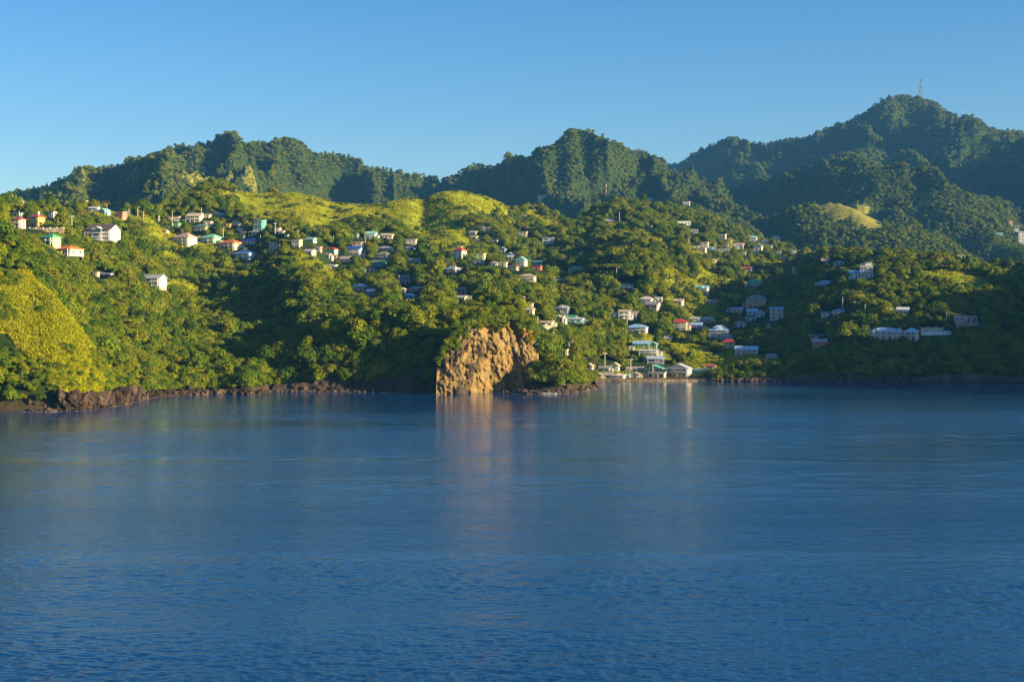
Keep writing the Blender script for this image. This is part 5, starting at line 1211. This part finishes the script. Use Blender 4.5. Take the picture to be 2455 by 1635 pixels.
def scatter_object(name, X, Yv, Zv, kinds, scales, protos):
    me = bpy.data.meshes.new(name+'_points'); n = len(X); me.vertices.add(n)
    me.vertices.foreach_set('co', np.stack([X, Yv, Zv], -1).astype(np.float32).ravel())
    for nm, dt, v in (('kind_id', 'INT', kinds.astype(np.int32)), ('size', 'FLOAT', scales.astype(np.float32)), ('turn', 'FLOAT', (rng.rand(n)*6.283).astype(np.float32))):
        me.attributes.new(nm, dt, 'POINT').data.foreach_set('value', v)
    o = link(name, me); tag(o, kind='stuff')
    ng = bpy.data.node_groups.new(name, 'GeometryNodeTree'); ng.interface.new_socket('Geometry', in_out='INPUT', socket_type='NodeSocketGeometry'); ng.interface.new_socket('Geometry', in_out='OUTPUT', socket_type='NodeSocketGeometry')
    gi = ng.nodes.new('NodeGroupInput'); go = ng.nodes.new('NodeGroupOutput'); jn = ng.nodes.new('GeometryNodeJoinGeometry')
    def attr(nm, dt):
        a = ng.nodes.new('GeometryNodeInputNamedAttribute'); a.data_type = dt; a.inputs[0].default_value = nm; return a.outputs[0]
    kd = attr('kind_id', 'INT'); sz = attr('size', 'FLOAT'); tn = attr('turn', 'FLOAT')
    cb = ng.nodes.new('ShaderNodeCombineXYZ'); ng.links.new(tn, cb.inputs[2])
    for k, po in enumerate(protos):
        cmp_ = ng.nodes.new('FunctionNodeCompare'); cmp_.data_type = 'INT'; cmp_.operation = 'EQUAL'
        si = [s for s in cmp_.inputs if s.type == 'INT']; ng.links.new(kd, si[0]); si[1].default_value = k
        oi = ng.nodes.new('GeometryNodeObjectInfo'); oi.transform_space = 'ORIGINAL'; oi.inputs['Object'].default_value = po; oi.inputs['As Instance'].default_value = True
        ip = ng.nodes.new('GeometryNodeInstanceOnPoints'); ng.links.new(gi.outputs[0], ip.inputs['Points']); ng.links.new(cmp_.outputs[0], ip.inputs['Selection'])
        ng.links.new(oi.outputs['Geometry'], ip.inputs['Instance']); ng.links.new(cb.outputs[0], ip.inputs['Rotation']); ng.links.new(sz, ip.inputs['Scale'])
        ng.links.new(ip.outputs[0], jn.inputs[0])
    ng.links.new(jn.outputs[0], go.inputs[0]); md = o.modifiers.new('scatter', 'NODES'); md.node_group = ng
    return o
print('forest', len(rest), 'own trees', len(chosen))
scatter_object('forest', tx_[rest], tY[rest], tz[rest]-0.2*ts[rest], kind[rest], ts[rest], [K['obj'] for K in TK])

# grass tufts and low scrub on the open slopes ---------------------------
def tuft_cloud(name, pts, sizes, mat, seed, blades=7, h=1.0):
    r = np.random.RandomState(seed); n = len(pts); nb_ = n*blades
    P = np.repeat(pts, blades, 0); S = np.repeat(sizes, blades)[:, None]
    a = r.uniform(0, 6.283, nb_); off = np.stack([np.cos(a), np.sin(a), 0*a], -1)*S*r.uniform(0.0, 0.7, nb_)[:, None]
    base = P+off; lean = np.stack([np.cos(a), np.sin(a), 0*a], -1)*r.uniform(0.1, 1.3, nb_)[:, None]
    up = np.array([0, 0, 1.0])*r.uniform(0.6, 1.2, nb_)[:, None]*h; tip = base+(lean+up)*S
    b2 = r.uniform(0, 6.283, nb_); wv = np.stack([np.cos(b2), np.sin(b2), 0*b2], -1)*S*0.28
    Vv = np.stack([base-wv-[0, 0, .3], base+wv-[0, 0, .3], tip+wv*.35, tip-wv*.35], 1).reshape(-1, 3)
    o = link(name, np_mesh(name, Vv, quads=np.arange(4*nb_).reshape(nb_, 4)), mat); tag(o, kind='stuff'); return o
n = 120000; P, Yr = sample(n, 385, 490, -60, 345); jg = jcol(P); ig = np.clip(np.searchsorted(ys, Yr)-1, 0, len(ys)-2)
k = (gm_s[ig, jg] > 0.3) & (vnoise(wx(P, Yr)/1.6, Yr/1.6, 7) > 0.30); P, Yr = P[k][:34000], Yr[k][:34000]
p1 = np.stack([wx(P, Yr), Yr, terr_z(P, Yr)], -1); s1 = 0.3+0.5*np.random.RandomState(3).rand(len(P))**2
n = 420000; P, Yr = sample(n, 600, 1500, 100, 2450); jg = jcol(P); ig = np.clip(np.searchsorted(ys, Yr)-1, 0, len(ys)-2)
k = (gm_s[ig, jg] > 0.3) & (vnoise(wx(P, Yr)/5, Yr/5, 8) > 0.40) & (SYof(Yr, terr_z(P, Yr)) < RUN[ig, jg]+6); P, Yr = P[k][:60000], Yr[k][:60000]
p2 = np.stack([wx(P, Yr), Yr, terr_z(P, Yr)], -1); s2 = 0.45+0.8*np.random.RandomState(4).rand(len(P))**2
tuft_cloud('hill_grass', np.concatenate([p1, p2]), np.concatenate([s1, s2]), M_GRASS, 15)
# scrub on the open slopes and undergrowth at their edges
sc_p, sc_y, sc_s = [], [], []
for (n, y0, y1, a, b_, f, s_) in ((9000, 385, 475, -80, 345, 0.62, 0.34), (26000, 800, 1250, 520, 2450, 0.73, 0.42), (3000, 500, 560, 1040, 1300, 0.3, .5)):
    P, Yr = sample(n, y0, y1, a, b_); jg = jcol(P); ig = np.clip(np.searchsorted(ys, Yr)-1, 0, len(ys)-2)
    low = (vnoise(wx(P, Yr)/9, Yr/9, 33) > f)
    if y0 < 400: low = vnoise(wx(P, Yr)/7, Yr/7, 33) + 0.28*np.clip((9-terr_z(P, Yr))/9, -0.3, 1) + 0.35*np.clip((60-P)/60, 0, 1) > 0.78
    k = (gm_s[ig, jg] > 0.3) & low & (terr_z(P, Yr) > 1.5); sc_p.append(P[k]); sc_y.append(Yr[k]); sc_s.append(np.full(k.sum(), s_))
P = np.concatenate(sc_p); Yr = np.concatenate(sc_y); S_ = np.concatenate(sc_s)*rng.uniform(.6, 1.4, len(P))
# fringe of bushes along every shore, and hanging over the cliff brow
n = 6500; Pf = rng.uniform(-300, 2600, n); Yf = np.interp(Pf, pxs, lineY[1])+rng.uniform(0, 16, n)**1.0
kf = ~((Pf < 345) & (rng.rand(n) < .6)) & ~((Pf > 1035) & (Pf < 1300)) & ~((Pf > 1425) & (Pf < 1700)) & ~((Pf > 125) & (Pf < 345) & (rng.rand(n) < .6)); Pf, Yf = Pf[kf], Yf[kf]
n = 420; Pb = rng.uniform(1047, 1290, n)**1.0
CY = [(1046, 480.5), (1052, 481), (1090, 484.5), (1140, 488.5), (1200, 492), (1240, 495.5), (1292, 498)]; CZ = [(1046, 10.5), (1056, 13), (1066, 16), (1085, 19.5), (1110, 22.5), (1140, 24.8), (1200, 26), (1250, 25.5), (1275, 22.5), (1292, 18)]
tb = 1.04-0.16*rng.rand(n)**2.2*(0.25+vnoise(Pb/14, Pb*0, 55)*1.2)*np.where(Pb < 1100, 1.7, 1)*np.where(Pb > 1262, 2.6, 1); Yb = interp(Pb, CY)+np.clip(tb, 0, 1)**1.4*7.0-0.3; Zb = interp(Pb, CZ)*tb-.4
P = np.concatenate([P, Pf, Pb]); Yr = np.concatenate([Yr, Yf, Yb]); S_ = np.concatenate([S_, rng.uniform(.40, .8, len(Pf))*np.where(Pf < 345, .55, 1), rng.uniform(.22, .5, len(Pb))])
Zs = terr_z(P, Yr); Zs[-len(Pb):] = Zb
kk = rng.choice(8, len(P), p=[.1, .05, 0, 0, .2, .65, 0, 0]); S_ = np.where(kk == 5, S_, S_*.6)
scatter_object('undergrowth', wx(P, Yr), Yr, Zs-0.3, kk, S_, [K['obj'] for K in TK])
# ------------------------------------------------------------------ palms
def palm_meshes(seed, H=9.0):
    r = random.Random(seed); mb = MB(); lx, ly = r.uniform(-.8, .8), r.uniform(-.6, .6)
    pts = [(0, 0, -2), (0, 0, 0), (lx*.2, ly*.2, H*.35), (lx*.6, ly*.6, H*.7), (lx, ly, H*.92)]
    mb.tube(pts, [.3, .24, .17, .15, .14], 7); tr = mb.mesh('trunk', True); tr.materials.append(M_BARK)
    fr = []
    for k in range(18):
        m2 = MB(); a = k*2.4; el = r.uniform(-.15, .95) if k > 4 else r.uniform(.6, 1.2); Lf = r.uniform(2.6, 3.6)
        ca, sa = math.cos(a), math.sin(a); P = []
        for i in range(8):
            t = i/7; rad = Lf*t*math.cos(el*(1-t*.5)); z = H*.92+Lf*(math.sin(el)*t-1.0*t*t*(0.9-el*.2)); P.append(Vector((lx+ca*rad, ly+sa*rad, z)))
        sd_ = Vector((-sa, ca, 0))
        for i in range(7):
            wdt = .62*math.sin(math.pi*min(1, (i+1.0)/7.6))+.08
            for s in (-1, 1):
                b0, b1 = P[i], P[i]+(P[i+1]-P[i])*.72; tip = sd_*s*wdt+Vector((0, 0, -.28*wdt))
                m2.add([b0, b1, b1+tip+(P[i+1]-P[i])*.35, b0+tip+(P[i+1]-P[i])*.35], [(0, 1, 2, 3)])
        fr.append(m2)
    allv = MB()
    for f_ in fr: allv.add(f_.v, f_.f)
    c = allv.mesh('crown'); c.materials.append(M_PALM); return tr, c
PM = [palm_meshes(s) for s in range(4)]
pinfo = []
for i, (px, t, f) in enumerate(PALMS):
    x, Y, z = hit(px, f, 590 if (px > 1402 and f > 860) else 560); h = (f-t)*Y/F; s = h/10.2; tr, cr = PM[i % 4]
    root = empty('palm', (x, Y, z), i*1.3); root.scale = (max(s, .55), max(s, .55), s)
    for nm, me_ in (('trunk', tr), ('crown', cr)):
        o = bpy.data.objects.new(nm, me_); COL.objects.link(o); o.parent = root
    pinfo.append((px, (t+f)/2, root))
def near_label(px, py, what, used, extra=''):
    ds = sorted((math.hypot(px-v[0], (py-v[1])*1.3), k, v) for k, v in lk)
    for d, k, v in ds[:8]:
        dx = px-v[0]; dy = py-v[1]; di = ('left of' if dx < 0 else 'right of') if abs(dx) > abs(dy) else ('above' if dy < 0 else 'below')
        L = '%s %s %s' % (what, di, k)
        if L not in used: used.add(L); return L
    return what+' at %s' % ds[0][1]
used = set()
for px, py, root in sorted(pinfo, key=lambda a: a[0]):
    tag(root, near_label(px, py, 'coconut palm with drooping fronds', used), 'palm tree', 'coconut palms of the village')

# ------------------------------------------------------------------ poles, masts, cables
M_POLE = plain('grey_pole', (.42, .38, .32), .9); M_METAL = plain('galvanised_metal', (.45, .45, .46), .5); M_CABLE = plain('cable', (.05, .05, .05), .8); M_REDP = plain('red_mast_paint', (.5, .06, .04)); M_WHITE = plain('white_mast_paint', (.72, .72, .70))
POLEPOS = {}; used2 = set()
for (px, t, f, k) in POLES:
    x, Y, z = hit(px, f, 590 if (px > 1402 and f > 860) else 560); h = (f-t)*Y/F; r_ = .15+.00013*Y
    root = empty('utility_pole', (x, Y, z), .3, near_label(px, (t+f)/2, {'x': 'tall wooden utility pole with crossarm', 'l': 'street lamp pole', '': 'plain wooden utility pole'}[k], used2), 'utility pole' if k != 'l' else 'street lamp', 'utility poles along the village roads')
    mb = MB(); mb.tube([(0, 0, -2), (0, 0, 0), (0, 0, h)], [r_*1.2, r_*1.15, r_*.8], 7); mb.build('pole', M_POLE, root)
    if k == 'x':
        c = MB(); c.box(-1.1, 1.1, -.09, .09, h-.75, h-.55); c.build('crossarm', M_POLE, root)
        for q in (-.95, 0.35, .95): i_ = MB(); i_.tube([(q, 0, h-.548), (q, 0, h-.25)], .07, 6); i_.build('insulator', M_WHITE, root)
    if k == 'l':
        c = MB(); c.tube([(0, -.1, h-.5), (.5, -.5, h-.1), (1.0, -.9, h-.05)], .06, 5); c.build('lamp_arm', M_METAL, root)
        c = MB(); c.box(.75, 1.35, -1.15, -.75, h-.2, h+.02); c.build('lamp_head', M_WHITE, root)
    POLEPOS[(px, t)] = Vector((x, Y, z+h-.6)); HOUSES.append((px-1, t, px+1, f-2, Y))
def find(px): return next(v for (p, t), v in POLEPOS.items() if p == px)
def cable(a, b, sag, rad, lab, mat=M_CABLE):
    pts = [a+(b-a)*t+Vector((0, 0, -sag*4*t*(1-t))) for t in [i/14 for i in range(15)]]
    mb = MB(); mb.tube(pts, rad, 5); o = mb.build('power_cable', mat); tag(o, lab, 'cable', 'power cables between the poles')
M_CB2 = plain('aged_cable', (.22, .20, .16), .8)
cable(find(56), find(56)+Vector((-17, -6, 1.0)), .6, .05, 'power cable from the top left pole to the picture edge', M_CB2)
cable(find(172), find(172)+Vector((-11, 6, -.8)), .4, .05, 'short power cable left of the pole by the mansion', M_CB2)
cable(find(660), find(535)+Vector((-2, 0, 3.5)), 1.6, .06, 'sagging power cable under the grass ridge in the left village', M_CB2)
cable(find(2135), find(2104)+Vector((0, 0, -7)), 1.0, .10, 'thick straw coloured cable bundle sloping down left of the guest house pole', plain('straw_cable', (.42, .34, .12)))
cable(find(2269), find(2406), 1.2, .05, 'power cable across the dark right slope', M_CB2)
cable(find(1364), find(1320), .6, .05, 'power cable between the two lamp poles above the point', M_CB2)
cable(find(1450), find(1364)+Vector((0, 0, -4)), 2.2, .05, 'power cable from the wooded point to the tall seafront pole', M_CB2)
cable(find(1450), find(1512), .8, .05, 'power cable between the two seafront crossarm poles', M_CB2)
# red and white radio mast on the central crest
x, Y, z = hit(1453, 480, 900); h = 36*Y/F
root = empty('radio_mast', (x, Y, z), 0, 'slim red and white radio mast on the central green crest', 'radio mast')
for i in range(6): mb = MB(); mb.tube([(0, 0, h*i/6), (0, 0, h*(i+1)/6)], .38-.03*i, 7); mb.build('mast_section', (M_REDP, M_WHITE)[i % 2], root)
for a in (0, 2.1, 4.2): mb = MB(); mb.box(-.2, .2, -.12, .12, h*.90, h*1.04); o = mb.build('antenna_panel', M_WHITE, root); o.location = (.65*math.cos(a), .65*math.sin(a), 0); o.rotation_euler = (0, 0, a)
# lattice tower on the summit
def crest(px):
    j = int(jcol(px)); i = int(np.argmin(SYG[:, j])); return wx(px, ys[i]), float(ys[i]), float(Ht[i, j])
x, Y, z = crest(2206); h = 37*Y/F
root = empty('lattice_tower', (x, Y-4, z+5), 0, 'grey lattice transmission tower with dish on the highest summit', 'transmission tower')
mb = MB(); B = 3.0; T_ = .6; M_TOW = plain('tower_steel', (.10, .10, .13), .6)
def leg(sx, sy, t): q = B+(T_-B)*t; return (sx*q, sy*q, h*t*.86)
for sx in (-1, 1):
    for sy in (-1, 1): l = MB(); l.tube([leg(sx, sy, -.2), leg(sx, sy, 0), leg(sx, sy, 1)], [.3, .3, .22], 5); l.build('leg', M_TOW, root)
br = MB(); S4 = [(-1, -1), (1, -1), (1, 1), (-1, 1)]
for i in range(7):
    for k in range(4):
        a, b_ = S4[k], S4[(k+1) % 4]; br.tube([leg(*a, i/7), leg(*b_, (i+1)/7)], .12, 4); br.tube([leg(*b_, i/7), leg(*a, (i+1)/7)], .12, 4); br.tube([leg(*a, (i+1)/7), leg(*b_, (i+1)/7)], .16, 4)
br.build('bracing', M_TOW, root)
mb = MB(); mb.tube([(0, 0, h*.8), (0, 0, h)], .5, 6); mb.build('top_mast', M_TOW, root)
for (q, zz, rr) in ((2.2, .93, 2.0), (-2.0, .55, 1.3), (2.0, .55, 1.3)):
    mb = MB(); mb.tube([(q, -.6, h*zz), (q, -.2, h*zz), (q, .5, h*zz)], [rr, rr*.9, .3], 14); mb.build('dish', plain('dark_dish', (.08, .08, .10)), root)
x, Y, z = crest(2200); x = wx(2200.5, Y)
root = empty('antenna_pole', (x, Y-3, z+4), 0, 'plain tall antenna pole left of the lattice tower on the summit', 'antenna pole'); hh_ = 33*Y/F
mb = MB(); mb.tube([(0, 0, -3), (0, 0, hh_*.5)], [.7, .6], 8); mb.build('lower_pole', M_TOW, root); mb = MB(); mb.tube([(0, 0, hh_*.501), (0, 0, hh_)], [.55, .4], 8); mb.build('upper_pole', M_TOW, root)
# ------------------------------------------------------------------ boats
M_HULL = plain('white_hull', (.78, .76, .72), .4); M_HULLB = plain('blue_hull', (.35, .48, .62), .4)
def boat(px, py, L, rz, mat, lab, Y=None, z=0.0, person=False, name='motor_boat'):
    Y = Y or CAMZ*F/(py-HY); root = empty(name, (wx(px, Y), Y, z), rz, lab, 'boat'); mb = MB(); n = 9; w_ = L*.17; rows = []
    for i in range(n):
        t = i/(n-1); x = -L/2+L*t; ww = w_*(1-max(0, t-.35)**2*2.3); ww = max(ww, .03); sh = .55+.45*t*t
        rows.append([(x, -ww, sh), (x+.02*L*t, -ww*.75, .05), (x+.02*L*t, 0, -.25), (x+.02*L*t, ww*.75, .05), (x, ww, sh), (x, ww*.8, sh-.02), (x, ww*.6, .18), (x, -ww*.6, .18), (x, -ww*.8, sh-.02)])
    v = [p for r in rows for p in r]; k = 9; fs = [(i*k+j, i*k+(j+1) % k, (i+1)*k+(j+1) % k, (i+1)*k+j) for i in range(n-1) for j in range(k)]+[tuple(range(k-1, -1, -1)), tuple((n-1)*k+j for j in range(k))]
    mb.add(v, fs); mb.build('hull', mat, root)
    for q in (-.2, .1): s = MB(); s.box(L*q-.15, L*q+.15, -w_*.75, w_*.75, .42, .48); s.build('bench', M_BARK, root)
    e = MB(); e.box(-L/2-.45, -L/2-.02, -.18, .18, .45, 1.05); e.tube([(-L/2-.25, 0, .45), (-L/2-.25, 0, -.4)], .08, 6); e.build('outboard_motor', plain('motor_grey', (.05, .05, .06)), root)
    return root
boat(1303, 945, 8.6, math.pi-.12, M_HULL, 'small white open motor boat under way off the wooded rocks')
boat(1786, 903, 7.0, 1.9, M_HULL, 'white boat pulled up bow first on the shaded beach', Y=592, z=1.6, name='rowing_boat')
boat(1817, 906, 7.5, .2, M_HULLB, 'pale blue boat lying flat on the shaded beach', Y=590, z=1.3, name='rowing_boat')
def driver():
    Y = CAMZ*F/(945-HY); X = wx(1305.5, Y); me = bpy.data.meshes.new('person')
    J = [(0,0,.95),(0,0,1.2),(0,0,1.42),(0,0,1.52),(0,0,1.70), (.2,0,1.38),(.27,-.05,1.12),(.12,-.28,1.02), (-.2,0,1.38),(-.27,-.05,1.12),(-.12,-.28,1.02), (.1,-.05,.9),(.13,-.42,.88),(.13,-.45,.45), (-.1,-.05,.9),(-.13,-.42,.88),(-.13,-.45,.45)]
    E = [(0,1),(1,2),(2,3),(3,4),(2,5),(5,6),(6,7),(2,8),(8,9),(9,10),(0,11),(11,12),(12,13),(0,14),(14,15),(15,16)]
    me.from_pydata([(x, y, z-.45) for x, y, z in J], E, []); me.update(); o = bpy.data.objects.new('person', me); COL.objects.link(o); me.materials.append(plain('person_clothes', (.20, .07, .05)))
    md = o.modifiers.new('skin', 'SKIN'); R = [.15,.16,.17,.07,.11,.07,.05,.04,.07,.05,.04,.09,.08,.06,.09,.08,.06]
    for i, r in enumerate(R): me.skin_vertices[0].data[i].radius = (r, r)
    me.skin_vertices[0].data[0].use_root = True; o.modifiers.new('sub', 'SUBSURF').levels = 1
    o.location = (X+1.4, Y, .45); o.rotation_euler = (0, 0, -1.5); tag(o, 'person in dark clothes sitting in the small white motor boat', 'person')
driver()
# pale wake behind the moving boat: foam ribbons lying on the water
M_FOAM = plain('wake_foam', (.55, .62, .66), .6)
Yb_ = CAMZ*F/(945-HY); xb_ = wx(1303, Yb_); r = np.random.RandomState(2); Vs = []; Qs = []
for i in range(90):
    t = r.rand()**1.5; X = xb_+4.3+t*26; Y = Yb_+r.normal(0, .25+1.1*t)+.1*t; l = r.uniform(.3, 1.3); ww = r.uniform(.05, .16)*(1-.5*t); Vs += [(X-l, Y, .03), (X, Y-ww, .03), (X+l, Y, .03), (X, Y+ww, .03)]; Qs.append([4*i, 4*i+1, 4*i+2, 4*i+3])
tag(link('wake', np_mesh('wake', Vs, quads=Qs), M_FOAM), kind='stuff')
